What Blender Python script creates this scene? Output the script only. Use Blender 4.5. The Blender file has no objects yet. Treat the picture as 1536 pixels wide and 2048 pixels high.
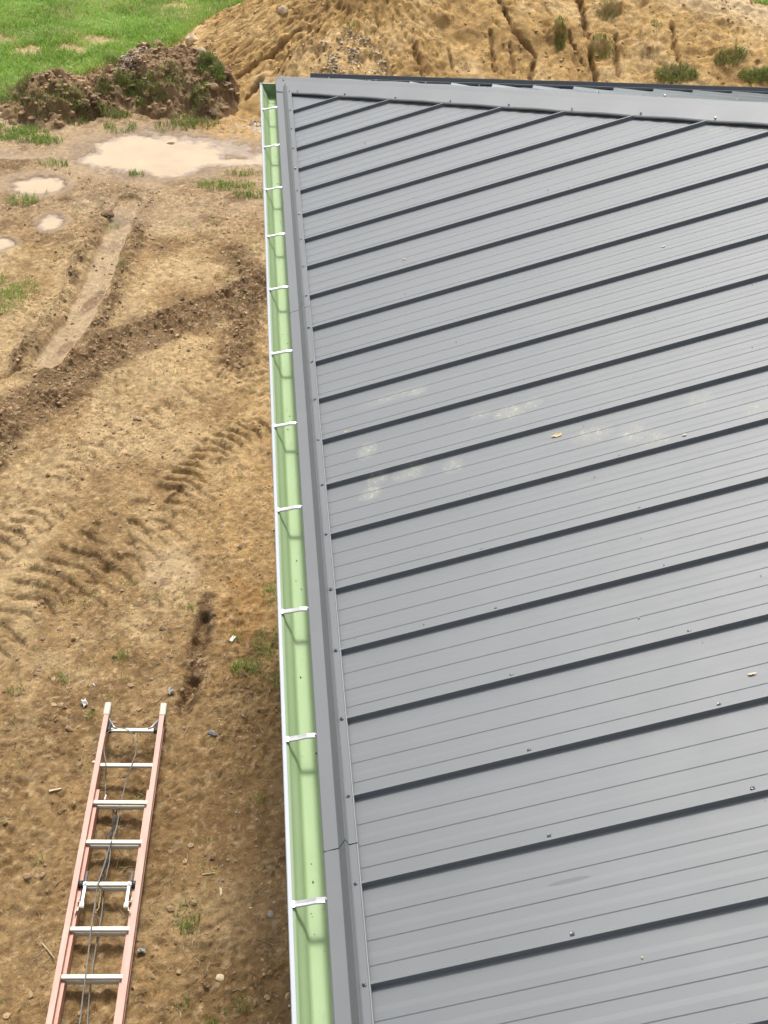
import bpy, math, random
import numpy as np
from mathutils import Vector, Matrix
random.seed(7); RNG = np.random.default_rng(7)
scene = bpy.context.scene
col = scene.collection

# ------------------------------------------------------------------ camera
CAM = np.array([-0.28454, -7.55208, 2.99417]); F = 2256.01      # focal length in photo pixels
def _R(a, b, c):
    ca, sa, cb, sb, cc, sc = math.cos(a), math.sin(a), math.cos(b), math.sin(b), math.cos(c), math.sin(c)
    return (np.array([[ca, -sa, 0], [sa, ca, 0], [0, 0, 1]]) @ np.array([[1, 0, 0], [0, cb, -sb], [0, sb, cb]])
            @ np.array([[cc, -sc, 0], [sc, cc, 0], [0, 0, 1]]))
ROT = _R(-0.15182, 0.85725, 0.08598)
cam = bpy.data.cameras.new('camera'); co = bpy.data.objects.new('camera', cam); col.objects.link(co)
co.matrix_world = Matrix.Translation(CAM.tolist()) @ Matrix(ROT.tolist()).to_4x4()
cam.sensor_fit = 'VERTICAL'; cam.sensor_height = 24; cam.lens = 24 * F / 2048
cam.clip_start = 0.05; cam.clip_end = 2000
scene.camera = co
# ------------------------------------------------------------------ light
SUN_EL, SUN_AZ = math.radians(57), math.radians(6)     # azimuth from +y towards +x
world = bpy.data.worlds.new('World'); scene.world = world; world.use_nodes = True
nt = world.node_tree; bg = nt.nodes['Background']
sky = nt.nodes.new('ShaderNodeTexSky'); sky.sky_type = 'NISHITA'; sky.sun_disc = False
sky.sun_elevation = SUN_EL; sky.sun_rotation = SUN_AZ
sky.air_density = 1.0; sky.dust_density = 6.0; sky.ozone_density = 1.0
hs = nt.nodes.new('ShaderNodeHueSaturation'); hs.inputs['Saturation'].default_value = .45      # thin white cloud over the blue
nt.links.new(sky.outputs[0], hs.inputs['Color']); nt.links.new(hs.outputs[0], bg.inputs[0]); bg.inputs[1].default_value = 0.15
sl = bpy.data.lights.new('sun', 'SUN'); sl.energy = 2.9; sl.angle = math.radians(9.0); sl.color = (1, .965, .92)
so = bpy.data.objects.new('sun', sl); col.objects.link(so)
sd = Vector((math.sin(SUN_AZ) * math.cos(SUN_EL), math.cos(SUN_AZ) * math.cos(SUN_EL), math.sin(SUN_EL)))
so.rotation_euler = sd.to_track_quat('Z', 'Y').to_euler(); so.location = (0, 0, 12)
scene.view_settings.view_transform = 'Standard'; scene.view_settings.look = 'None'
scene.view_settings.exposure = 0.22; scene.view_settings.gamma = 1

# ------------------------------------------------------------------ helpers
G = -3.66                     # ground level; the eave is z = 0
PITCH = 0.32869; TP = math.tan(PITCH); CP = math.cos(PITCH); SP = math.sin(PITCH)
S = 0.3048                    # rib spacing
def at(px, py, z=G):          # photo pixel -> point on the level z
    d = ROT @ np.array([(px - 768) / F, -(py - 1024) / F, -1]); t = (z - CAM[2]) / d[2]
    return CAM + t * d
def atp(lst, z=G): return [tuple(at(x, y, z)[:2]) for x, y in lst]

def tag(o, label=None, cat=None, group=None, kind=None):
    if label: o['label'] = label
    if cat: o['category'] = cat
    if group: o['group'] = group
    if kind: o['kind'] = kind
    return o
def empty(name, loc, rz=0):
    o = bpy.data.objects.new(name, None); o.location = loc; o.rotation_euler = (0, 0, rz)
    o.empty_display_size = .1; col.objects.link(o); return o
def link_mesh(name, me, mat, parent=None):
    if mat: me.materials.append(mat)
    o = bpy.data.objects.new(name, me); col.objects.link(o)
    if parent: o.parent = parent
    return o
class MB:
    def __init__(s): s.v = []; s.f = []
    def add(s, vs, fs):
        b = len(s.v); s.v += [tuple(map(float, v)) for v in vs]; s.f += [tuple(b + i for i in f) for f in fs]; return s
    def box(s, c, size, M=None):
        hx, hy, hz = [k / 2 for k in size]
        vs = [Vector((x, y, z)) for x in (-hx, hx) for y in (-hy, hy) for z in (-hz, hz)]
        if M is not None: vs = [M @ v for v in vs]
        vs = [v + Vector(c) for v in vs]
        return s.add(vs, [(0, 1, 3, 2), (4, 6, 7, 5), (0, 4, 5, 1), (2, 3, 7, 6), (0, 2, 6, 4), (1, 5, 7, 3)])
    def tube(s, pts, r, n=8, cap=True):
        pts = [Vector(p) for p in pts]; rs = r if isinstance(r, (list, tuple)) else [r] * len(pts)
        ring = []; up = None
        for i, p in enumerate(pts):
            t = (pts[min(i + 1, len(pts) - 1)] - pts[max(i - 1, 0)]).normalized()
            if up is None: up = Vector((0, 0, 1)) if abs(t.z) < .9 else Vector((1, 0, 0))
            a = t.cross(up)
            a = a.normalized() if a.length > 1e-6 else Vector((1, 0, 0)); b = a.cross(t).normalized(); up = b
            ring.append([p + (a * math.cos(2 * math.pi * k / n) + b * math.sin(2 * math.pi * k / n)) * rs[i] for k in range(n)])
        vs = [v for rr in ring for v in rr]; fs = []
        for i in range(len(pts) - 1):
            for k in range(n):
                k2 = (k + 1) % n; fs.append((i * n + k, i * n + k2, (i + 1) * n + k2, (i + 1) * n + k))
        if cap: fs += [tuple(range(n)), tuple(reversed(range((len(pts) - 1) * n, len(pts) * n)))]
        return s.add(vs, fs)
    def build(s, name, mat, parent=None, smooth=False, bevel=0, recalc=True):
        me = bpy.data.meshes.new(name); me.from_pydata(s.v, [], s.f); me.update()
        if recalc:
            import bmesh
            bm = bmesh.new(); bm.from_mesh(me); bmesh.ops.recalc_face_normals(bm, faces=bm.faces[:])
            if bevel: bmesh.ops.bevel(bm, geom=bm.edges[:], offset=bevel, segments=1, affect='EDGES', profile=.5)
            bm.to_mesh(me); bm.free()
        if smooth:
            me.polygons.foreach_set('use_smooth', [True] * len(me.polygons))
        return link_mesh(name, me, mat, parent)
def np_mesh(name, V, Fq, mat, parent=None, smooth=True, attrs=None, colors=None, tri=False):
    n = 3 if tri else 4
    me = bpy.data.meshes.new(name)
    me.vertices.add(len(V)); me.vertices.foreach_set('co', np.asarray(V, np.float32).ravel())
    me.loops.add(len(Fq) * n); me.loops.foreach_set('vertex_index', np.asarray(Fq, np.int32).ravel())
    me.polygons.add(len(Fq)); me.polygons.foreach_set('loop_start', np.arange(len(Fq), dtype=np.int32) * n)
    me.polygons.foreach_set('loop_total', np.full(len(Fq), n, np.int32))
    me.polygons.foreach_set('use_smooth', np.full(len(Fq), bool(smooth)))
    for k, a in (attrs or {}).items():
        at_ = me.attributes.new(k, 'FLOAT', 'POINT'); at_.data.foreach_set('value', np.asarray(a, np.float32).ravel())
    for k, a in (colors or {}).items():
        a = np.asarray(a, np.float32)
        a4 = np.concatenate([a, np.ones((len(a), 1), np.float32)], 1)
        at_ = me.color_attributes.new(k, 'FLOAT_COLOR', 'POINT'); at_.data.foreach_set('color', a4.ravel())
    me.update(calc_edges=True)
    return link_mesh(name, me, mat, parent)
def smoothstep(a, b, x):
    t = np.clip((x - a) / (b - a), 0, 1); return t * t * (3 - 2 * t)
def _h(ix, iy, seed):
    n = (ix.astype(np.int64) * 374761393 + iy.astype(np.int64) * 668265263 + seed * 1442695041) & 0xffffffff
    n = ((n ^ (n >> 13)) * 1274126177) & 0xffffffff
    n = ((n ^ (n >> 16)) * 2246822519) & 0xffffffff
    return ((n ^ (n >> 15)) & 0xffffff) / float(0xffffff)
def vn(x, y, seed=0):
    ix = np.floor(x); iy = np.floor(y); fx = x - ix; fy = y - iy
    fx = fx * fx * fx * (fx * (fx * 6 - 15) + 10); fy = fy * fy * fy * (fy * (fy * 6 - 15) + 10)
    a = _h(ix, iy, seed); b = _h(ix + 1, iy, seed); c = _h(ix, iy + 1, seed); d = _h(ix + 1, iy + 1, seed)
    return (a + (b - a) * fx) * (1 - fy) + (c + (d - c) * fx) * fy
def fbm(x, y, sc, octv=4, seed=0, gain=.5):
    s = 0; a = 1; t = 0; c, q = math.cos(.6), math.sin(.6)
    x = x / sc; y = y / sc
    for o in range(octv):
        s = s + a * vn(x, y, seed + o * 17); t += a; a *= gain
        x, y = (c * x - q * y) * 2.03 + 5.1, (q * x + c * y) * 2.03 + 1.7
    return s / t * 2 - 1
def ridged(x, y, sc, octv=3, seed=0):
    s = 0; a = 1; t = 0; x = x / sc; y = y / sc
    for o in range(octv):
        s = s + a * (1 - np.abs(vn(x, y, seed + o * 13) * 2 - 1)); t += a; a *= .5
        x, y = (.8 * x - .6 * y) * 2.1 + 3, (.6 * x + .8 * y) * 2.1
    return s / t
def cells(x, y, sc, seed=0):      # rounded lumps, 1 at a lump's top, 0 between
    x = x / sc; y = y / sc; ix = np.floor(x); iy = np.floor(y); best = np.full(x.shape, 9.); hh = np.zeros(x.shape)
    for dx in (-1, 0, 1):
        for dy in (-1, 0, 1):
            cx = ix + dx; cy = iy + dy
            px = cx + _h(cx, cy, seed); py = cy + _h(cx, cy, seed + 5); r = .55 + .6 * _h(cx, cy, seed + 9)
            d = np.hypot(x - px, y - py) / r; m = d < best
            hh = np.where(m, _h(cx, cy, seed + 11), hh); best = np.minimum(best, d)
    return np.clip(1 - best * best, 0, 1) ** .8 * (.4 + .6 * hh)
def dline(x, y, pts):             # distance to a polyline and the position along it
    best = np.full(x.shape, 1e9); ss = np.zeros(x.shape); acc = 0
    for (ax, ay), (bx, by) in zip(pts[:-1], pts[1:]):
        vx, vy = bx - ax, by - ay; L = math.hypot(vx, vy)
        t = np.clip(((x - ax) * vx + (y - ay) * vy) / (L * L), 0, 1)
        d = np.hypot(x - ax - t * vx, y - ay - t * vy); m = d < best
        best = np.where(m, d, best); ss = np.where(m, acc + t * L, ss); acc += L
    return best, ss
def side(x, y, pts):              # signed offset from the straight line first -> last point
    (ax, ay), (bx, by) = pts[0], pts[-1]; L = math.hypot(bx - ax, by - ay)
    return ((x - ax) * (by - ay) - (y - ay) * (bx - ax)) / L
def ell(x, y, cx, cy, rx, ry, ang=0):
    c, s = math.cos(ang), math.sin(ang); u = (x - cx) * c + (y - cy) * s; v = -(x - cx) * s + (y - cy) * c
    return np.hypot(u / rx, v / ry)

# ------------------------------------------------------------------ materials
def new_mat(name):
    m = bpy.data.materials.new(name); m.use_nodes = True; t = m.node_tree
    return m, t, t.nodes['Principled BSDF']
def N(t, kind, **kw):
    n = t.nodes.new(kind)
    for k, v in kw.items():
        if k in n.inputs: n.inputs[k].default_value = v
        else: setattr(n, k, v)
    return n
def noise_node(t, scale, detail=4, rough=.55, coord='Object', stretch=None):
    tc = N(t, 'ShaderNodeTexCoord'); out = tc.outputs[coord]
    if stretch:
        mp = N(t, 'ShaderNodeMapping'); mp.inputs['Scale'].default_value = stretch
        t.links.new(out, mp.inputs[0]); out = mp.outputs[0]
    n = N(t, 'ShaderNodeTexNoise', Scale=scale, Detail=detail, Roughness=rough)
    t.links.new(out, n.inputs['Vector']); return n
def ramp(t, src, stops):
    r = t.nodes.new('ShaderNodeValToRGB'); el = r.color_ramp.elements
    while len(el) < len(stops): el.new(.5)
    for e, (p, c) in zip(el, stops): e.position = p; e.color = (*c, 1) if len(c) == 3 else c
    t.links.new(src, r.inputs[0]); return r
def math_node(t, op, a, b=None, c=None):
    n = t.nodes.new('ShaderNodeMath'); n.operation = op
    for i, v in enumerate((a, b, c)):
        if v is None: continue
        if isinstance(v, (int, float)): n.inputs[i].default_value = v
        else: t.links.new(v, n.inputs[i])
    return n.outputs[0]
def mixc(t, fac, a, b, mode='MIX'):
    n = t.nodes.new('ShaderNodeMix'); n.data_type = 'RGBA'; n.blend_type = mode
    for sock, v in ((n.inputs[0], fac), (n.inputs[6], a), (n.inputs[7], b)):
        if isinstance(v, (int, float)): sock.default_value = v
        elif isinstance(v, tuple): sock.default_value = (*v, 1)
        else: t.links.new(v, sock)
    return n.outputs[2]
def bump(t, p, src, strength, dist, prev=None):
    b = N(t, 'ShaderNodeBump', Strength=strength, Distance=dist); t.links.new(src, b.inputs['Height'])
    if prev: t.links.new(prev.outputs[0], b.inputs['Normal'])
    t.links.new(b.outputs[0], p.inputs['Normal']); return b
def simple(name, colr, rough=.5, metal=0, var=.12, scale=30, bumpd=0, spec=.5, stretch=None):
    m, t, p = new_mat(name); n = noise_node(t, scale, stretch=stretch)
    lo = tuple(c * (1 - var) for c in colr); hi = tuple(min(1, c * (1 + var)) for c in colr)
    r = ramp(t, n.outputs[0], [(.3, lo), (.7, hi)]); t.links.new(r.outputs[0], p.inputs['Base Color'])
    p.inputs['Roughness'].default_value = rough; p.inputs['Metallic'].default_value = metal
    p.inputs['Specular IOR Level'].default_value = spec
    if bumpd: bump(t, p, n.outputs[0], .5, bumpd)
    return m

# footprints and scuffs: (u up the slope, y, radius u, radius y, angle, strength)
PRINTS = [(.342, -3.461, .15, .035, .1, .5), (.467, -3.47, .05, .03, .1, .9), (.71, -3.76, .05, .03, 0, .55), (.831, -3.793, .07, .045, 0, 1.3),
          (.93, -3.775, .05, .035, .1, .8), (.208, -3.79, .045, .06, -.4, .9), (.196, -4.065, .05, .04, .3, 1.2), (.232, -3.99, .05, .04, .3, .8),
          (.372, -4.0, .08, .05, .2, .8), (.55, -4.03, .05, .045, .5, .7), (1.118, -4.07, .09, .05, .1, .8), (1.27, -4.13, .07, .06, .2, .8),
          (1.34, -4.2, .06, .05, .2, .8), (1.561, -4.03, .06, .05, .1, .6), (1.75, -4.17, .07, .045, .1, .7), (2.29, -1.92, .05, .04, 0, .6)]
def roof_material(name, stains):
    m, t, p = new_mat(name)
    big = noise_node(t, 1.3, 3); fine = noise_node(t, 260, 2, .7); mid = noise_node(t, 9, 4, .6)
    c = mixc(t, big.outputs[0], (.106, .117, .124), (.124, .135, .142))
    c = mixc(t, math_node(t, 'MULTIPLY', fine.outputs[0], .35), c, (.15, .162, .172))
    dn = noise_node(t, 4.5, 6, .7, stretch=(.35, 1, 1)); c = mixc(t, ramp(t, dn.outputs[0], [(.50, (0, 0, 0)), (.78, (.5, .5, .5))]).outputs[0], c, (.145, .155, .160))
    tc = N(t, 'ShaderNodeTexCoord'); sp = N(t, 'ShaderNodeSeparateXYZ'); t.links.new(tc.outputs['Object'], sp.inputs[0])
    rough = .53
    if stains:
        u = math_node(t, 'MULTIPLY', sp.outputs[0], 1 / CP); v = sp.outputs[1]
        total = None
        for (cu, cv, ru, rv, a, st) in PRINTS:
            du = math_node(t, 'SUBTRACT', u, cu); dv = math_node(t, 'SUBTRACT', v, cv)
            ca, sa = math.cos(a), math.sin(a)
            x = math_node(t, 'ADD', math_node(t, 'MULTIPLY', du, ca / ru), math_node(t, 'MULTIPLY', dv, sa / ru))
            y = math_node(t, 'SUBTRACT', math_node(t, 'MULTIPLY', dv, ca / rv), math_node(t, 'MULTIPLY', du, sa / rv))
            d = math_node(t, 'ADD', math_node(t, 'MULTIPLY', x, x), math_node(t, 'MULTIPLY', y, y))
            w = math_node(t, 'MULTIPLY', math_node(t, 'MAXIMUM', math_node(t, 'SUBTRACT', 1.25, d), 0), st)
            total = w if total is None else math_node(t, 'MAXIMUM', total, w)
        # sole tread: short wavy dashes broken up by noise
        mp = N(t, 'ShaderNodeMapping'); mp.inputs['Rotation'].default_value = (0, 0, .6); mp.inputs['Scale'].default_value = (1, 1.9, 1)
        t.links.new(tc.outputs['Object'], mp.inputs[0])
        vo = N(t, 'ShaderNodeTexVoronoi', Scale=62, feature='F1'); t.links.new(mp.outputs[0], vo.inputs['Vector'])
        dash = math_node(t, 'LESS_THAN', vo.outputs['Distance'], .36)
        nz = noise_node(t, 34, 4, .7)
        msk = math_node(t, 'MULTIPLY', total, ramp(t, nz.outputs[0], [(.46, (0, 0, 0)), (.66, (1, 1, 1))]).outputs[0])
        veil = math_node(t, 'MINIMUM', math_node(t, 'MULTIPLY', total, .14), .16)
        msk = math_node(t, 'MINIMUM', math_node(t, 'ADD', math_node(t, 'MULTIPLY', msk, math_node(t, 'ADD', math_node(t, 'MULTIPLY', dash, .75), .16)), veil), .8)
        c = mixc(t, msk, c, (.46, .46, .36))
        # the darker scuff near the bottom
        du = math_node(t, 'MULTIPLY', math_node(t, 'SUBTRACT', u, .612), 1 / .062)
        dv = math_node(t, 'MULTIPLY', math_node(t, 'ADD', math_node(t, 'SUBTRACT', v, math_node(t, 'MULTIPLY', du, .0)), 5.917), 1 / .0075)
        d = math_node(t, 'ADD', math_node(t, 'MULTIPLY', du, du), math_node(t, 'MULTIPLY', dv, dv))
        sc = math_node(t, 'MINIMUM', math_node(t, 'MAXIMUM', math_node(t, 'MULTIPLY', math_node(t, 'SUBTRACT', 1.1, d), 2), 0), .55)
        c = mixc(t, sc, c, (.05, .052, .06))
        rr = math_node(t, 'ADD', math_node(t, 'MULTIPLY', msk, .35), rough)
        rr = math_node(t, 'ADD', rr, math_node(t, 'MULTIPLY', mid.outputs[0], .06))
        t.links.new(rr, p.inputs['Roughness'])
    else:
        rr = math_node(t, 'ADD', math_node(t, 'MULTIPLY', mid.outputs[0], .06), rough); t.links.new(rr, p.inputs['Roughness'])
    t.links.new(c, p.inputs['Base Color'])
    p.inputs['Metallic'].default_value = 0; p.inputs['Specular IOR Level'].default_value = .75
    p.inputs['Sheen Weight'].default_value = 1.0 if stains else .12; p.inputs['Sheen Roughness'].default_value = .35; p.inputs['Sheen Tint'].default_value = (.86, .95, 1, 1)
    b = bump(t, p, noise_node(t, 3.0, 2, stretch=(.6, 1, 1)).outputs[0], .12, .02)
    bump(t, p, fine.outputs[0], .10, .0006, b)
    return m
M_ROOF = roof_material('roof_metal', True)
M_TRIM = roof_material('trim_metal', False)
M_GREEN = simple('gutter_inside', (.25, .365, .175), .5, 0, .05, 6)
def gutter_lining():
    m, t, p = new_mat('gutter_inside'); n = noise_node(t, 7, 5, .7, stretch=(1, .5, 1)); n2 = noise_node(t, 60, 4, .8, stretch=(1, .35, 1))
    c = ramp(t, n.outputs[0], [(.3, (.30, .41, .215)), (.7, (.335, .44, .255))]).outputs[0]
    d = ramp(t, math_node(t, 'MULTIPLY', n2.outputs[0], math_node(t, 'ADD', n.outputs[0], .5)), [(.60, (0, 0, 0)), (.85, (.55, .55, .55))]).outputs[0]
    t.links.new(mixc(t, d, c, (.24, .24, .14)), p.inputs['Base Color']); p.inputs['Roughness'].default_value = .6; p.inputs['Specular IOR Level'].default_value = .2; return m
M_GREEN = gutter_lining()
M_GUT = simple('gutter_outside', (.30, .335, .365), .5, 0, .04, 8)
M_ALU = simple('aluminium', (.44, .45, .45), .35, .5, .06, 40)
M_SCREW = simple('screw_metal', (.20, .21, .22), .32, .7, .1, 200)
M_GASKET = simple('gasket', (.03, .03, .03), .7, 0, .1, 200)
M_DARK = simple('dark_fittings', (.035, .036, .04), .5, 0, .2, 60)
M_WALL = simple('wall_siding', (.45, .46, .47), .6, 0, .06, 5)
M_SOFF = simple('soffit', (.10, .10, .105), .6, 0, .06, 5)

def fibre():
    m, t, p = new_mat('pink_fibreglass')
    n = noise_node(t, 14, 5, .65, stretch=(1, .25, 1)); n2 = noise_node(t, 120, 3, .7)
    c = ramp(t, n.outputs[0], [(.25, (.50, .26, .20)), (.5, (.59, .325, .255)), (.8, (.66, .42, .34))]).outputs[0]
    c = mixc(t, ramp(t, n2.outputs[0], [(.6, (0, 0, 0)), (.72, (1, 1, 1))]).outputs[0], c, (.60, .38, .27))
    t.links.new(c, p.inputs['Base Color']); p.inputs['Roughness'].default_value = .55; return m
M_PINK = fibre()
M_RUNG = simple('rung_aluminium', (.52, .49, .40), .5, .25, .12, 30, stretch=(1, 5, 5))
M_CAPP = simple('rail_cap', (.55, .50, .40), .6, 0, .15, 60)
M_ROPE = simple('grey_rope', (.20, .20, .18), .8, 0, .5, 140, .001)
M_STRAP = simple('lock_metal', (.50, .52, .54), .4, .6, .15, 60)
M_PAPER = simple('white_paper', (.80, .80, .78), .7, 0, .08, 60)
M_WOOD = simple('pale_wood', (.60, .48, .30), .7, 0, .2, 60)
M_LEAF = simple('dry_leaf', (.60, .45, .22), .7, 0, .25, 90)
M_SEED = simple('pale_seed', (.66, .55, .38), .7, 0, .2, 90)
M_STONE = simple('stone', (.38, .30, .20), .85, 0, .3, 14, .004)

def soil_mat():
    m, t, p = new_mat('soil')
    a = N(t, 'ShaderNodeAttribute', attribute_name='tone'); w = N(t, 'ShaderNodeAttribute', attribute_name='wet')
    n1 = noise_node(t, 30, 6, .75); n2 = noise_node(t, 130, 4, .8); n3 = noise_node(t, 5, 4, .6)
    k = math_node(t, 'ADD', math_node(t, 'MULTIPLY', n1.outputs[0], .9), math_node(t, 'MULTIPLY', n2.outputs[0], .85))
    k = math_node(t, 'ADD', k, math_node(t, 'MULTIPLY', n3.outputs[0], .3))
    k = math_node(t, 'MAXIMUM', math_node(t, 'SUBTRACT', math_node(t, 'MULTIPLY', k, 2.1), 1.05), .25)
    dry = math_node(t, 'SUBTRACT', 1, math_node(t, 'MULTIPLY', w.outputs['Fac'], .75))
    pk = ramp(t, noise_node(t, 1.7, 5, .65).outputs[0], [(.40, (.30, .30, .30)), (.58, (1, 1, 1))])      # trodden smooth in patches
    dry = math_node(t, 'MULTIPLY', dry, pk.outputs[0])
    k = math_node(t, 'ADD', math_node(t, 'MULTIPLY', math_node(t, 'SUBTRACT', k, 1), dry), 1)
    c = mixc(t, 1.0, a.outputs['Color'], N(t, 'ShaderNodeCombineColor').outputs[0], 'MULTIPLY')
    cc = t.nodes[-1]
    comb = [n for n in t.nodes if n.bl_idname == 'ShaderNodeCombineColor'][-1]
    for i in range(3): t.links.new(k, comb.inputs[i])
    # small pale grit
    vo = N(t, 'ShaderNodeTexVoronoi', Scale=75, feature='F1'); tc = N(t, 'ShaderNodeTexCoord'); t.links.new(tc.outputs['Object'], vo.inputs['Vector'])
    sep = N(t, 'ShaderNodeSeparateColor'); t.links.new(vo.outputs['Color'], sep.inputs[0])
    g = math_node(t, 'MULTIPLY', math_node(t, 'LESS_THAN', vo.outputs['Distance'], .22), math_node(t, 'GREATER_THAN', sep.outputs[0], .90))
    g = math_node(t, 'MULTIPLY', g, dry)
    c = mixc(t, math_node(t, 'MULTIPLY', g, .65), c, (.62, .50, .34))
    t.links.new(c, p.inputs['Base Color'])
    t.links.new(math_node(t, 'SUBTRACT', .95, math_node(t, 'MULTIPLY', w.outputs['Fac'], .62)), p.inputs['Roughness'])
    p.inputs['Specular IOR Level'].default_value = .35
    vb = N(t, 'ShaderNodeTexVoronoi', Scale=38, feature='F1'); dv = N(t, 'ShaderNodeVectorMath'); dv.operation = 'ADD'; nd = noise_node(t, 26, 3, .6)
    dsc = N(t, 'ShaderNodeVectorMath'); dsc.operation = 'SCALE'; dsc.inputs['Scale'].default_value = .05; t.links.new(nd.outputs['Color'], dsc.inputs[0]); t.links.new(tc.outputs['Object'], dv.inputs[0]); t.links.new(dsc.outputs[0], dv.inputs[1]); t.links.new(dv.outputs[0], vb.inputs['Vector'])
    b0 = bump(t, p, math_node(t, 'MULTIPLY', math_node(t, 'MULTIPLY', vb.outputs['Distance'], -1), dry), .75, .016)
    b = bump(t, p, n1.outputs[0], .8, .03, b0)
    mus = math_node(t, 'ADD', n2.outputs[0], math_node(t, 'MULTIPLY', g, .5))
    bump(t, p, mus, .9, .012, b)
    return m
M_SOIL = soil_mat()
def grass_mat():
    m, t, p = new_mat('grass_blades')
    a = N(t, 'ShaderNodeAttribute', attribute_name='tint')
    df = N(t, 'ShaderNodeBsdfTranslucent'); mx = N(t, 'ShaderNodeMixShader'); mx.inputs[0].default_value = .35
    t.links.new(a.outputs['Color'], p.inputs['Base Color']); t.links.new(a.outputs['Color'], df.inputs[0])
    p.inputs['Roughness'].default_value = .5; p.inputs['Specular IOR Level'].default_value = .4
    out = t.nodes['Material Output']
    t.links.new(p.outputs[0], mx.inputs[1]); t.links.new(df.outputs[0], mx.inputs[2]); t.links.new(mx.outputs[0], out.inputs[0])
    return m
M_GRASS = grass_mat()
def tint_mat(name, rough=.8):
    m, t, p = new_mat(name); a = N(t, 'ShaderNodeAttribute', attribute_name='tint')
    n = noise_node(t, 60, 4, .7)
    c = mixc(t, 1.0, a.outputs['Color'], ramp(t, n.outputs[0], [(.25, (.6, .6, .6)), (.75, (1.25, 1.25, 1.25))]).outputs[0], 'MULTIPLY')
    t.links.new(c, p.inputs['Base Color']); p.inputs['Roughness'].default_value = rough
    bump(t, p, n.outputs[0], .5, .004); return m
M_GRIT = tint_mat('loose_grit')
def water_mat():
    m, t, p = new_mat('muddy_water')
    n = noise_node(t, 1.6, 4, .6)
    r = ramp(t, n.outputs[0], [(.3, (.40, .30, .18)), (.7, (.50, .38, .24))])
    a = N(t, 'ShaderNodeAttribute', attribute_name='depth'); d = ramp(t, math_node(t, 'ADD', a.outputs['Fac'], math_node(t, 'MULTIPLY', math_node(t, 'SUBTRACT', noise_node(t, 9, 4).outputs[0], .5), .5)), [(.08, (0, 0, 0)), (.62, (1, 1, 1))])
    t.links.new(mixc(t, d.outputs[0], (.25, .18, .12), r.outputs[0]), p.inputs['Base Color']); p.inputs['Roughness'].default_value = .05
    p.inputs['Specular IOR Level'].default_value = .5
    bump(t, p, noise_node(t, 8, 2).outputs[0], .03, .01)
    return m
M_WATER = water_mat()

# ------------------------------------------------------------------ terrain
PUD = [  # puddle parts: (photo px, py, radius x m, radius y m, depth)
    (300, 308, 1.0, .72, .055), (470, 300, .55, .34, .022), (235, 318, .55, .32, .05), (390, 318, .55, .36, .045), (255, 283, .45, .22, .03), (340, 335, .5, .22, .04),
    (480, 323, .60, .15, .035), (470, 285, .45, .20, .018), (560, 320, .6, .35, .04), (400, 280, .4, .14, .02), (75, 370, .38, .30, .055), (45, 365, .2, .12, .04),
    (102, 443, .17, .22, .045), (0, 488, .18, .16, .05), (232, 436, .10, .13, .016), (20, 312, .5, .10, .012)]
PUD = [(at(a, b)[0], at(a, b)[1], c, d, e) for a, b, c, d, e in PUD]
TRACK = atp([(258, 400), (225, 480), (192, 570), (150, 650), (95, 720)])
CHURN = atp([(-120, 1000), (0, 850), (110, 780), (210, 705), (330, 650), (440, 615), (560, 560)])
EDGE = atp([(470, 500), (500, 560), (490, 640), (470, 720)])
TREADS = [(atp([(350, 985), (430, 895), (530, 845)]), .20, .13), (atp([(-30, 1290), (70, 1190), (190, 1100), (290, 1040)]), .30, .17),
          (atp([(180, 1200), (330, 1060), (420, 960)]), .22, .17), (atp([(60, 1000), (250, 870), (420, 760), (520, 650)]), .16, .15),
          (atp([(-40, 1120), (60, 1050), (130, 1000)]), .2, .13)]
RUT = atp([(412, 1205), (400, 1290), (385, 1370), (368, 1415)])
RUT2 = atp([(-10, 760), (60, 735), (130, 745)])
GRASSP = [  # grass patches on the mud: photo px, py, rx, ry, density
    (5, 575, .42, .30, 1.0), (-60, 600, .6, .5, 1), (30, 270, .50, .28, 1.0), (-40, 265, .5, .4, 1), (90, 285, .25, .14, .8), (110, 332, .22, .10, .5), (450, 375, .40, .14, .75), (500, 392, .25, .12, .75), (490, 350, .25, .10, .4),
    (390, 245, .35, .28, .9), (350, 255, .3, .2, .5), (45, 402, .20, .13, .8), (240, 255, .25, .2, .6), (150, 235, .25, .3, .7), (75, 235, .35, .3, .5), (30, 190, .4, .5, 1.0),
    (545, 1190, .1, .16, .5), (492, 1340, .12, .12, 1.0), (540, 1290, .14, .16, .6), (470, 1275, .08, .1, .3), (272, 350, .1, .07, .5), (480, 955, .05, .05, .0),
    (380, 1830, .10, .10, .5), (245, 1312, .06, .05, 1.0), (118, 1357, .08, .05, .8), (30, 1385, .07, .07, .6), (420, 1690, .06, .06, .4),
    (430, 2035, .07, .06, 1.0), (515, 1600, .07, .06, .5), (375, 1850, .09, .08, .5), (320, 1200, .06, .05, .4), (255, 1168, .05, .05, .3), (380, 1218, .05, .04, .4),
    (365, 2010, .06, .05, .5), (245, 538, .08, .05, .5), (490, 2010, .08, .07, .3), (560, 1360, .08, .14, .5), (183, 1430, .04, .04, .6), (75, 1720, .04, .04, .6)]
GRASSP = [(at(a, b)[0], at(a, b)[1], c, d, e) for a, b, c, d, e in GRASSP]
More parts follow.
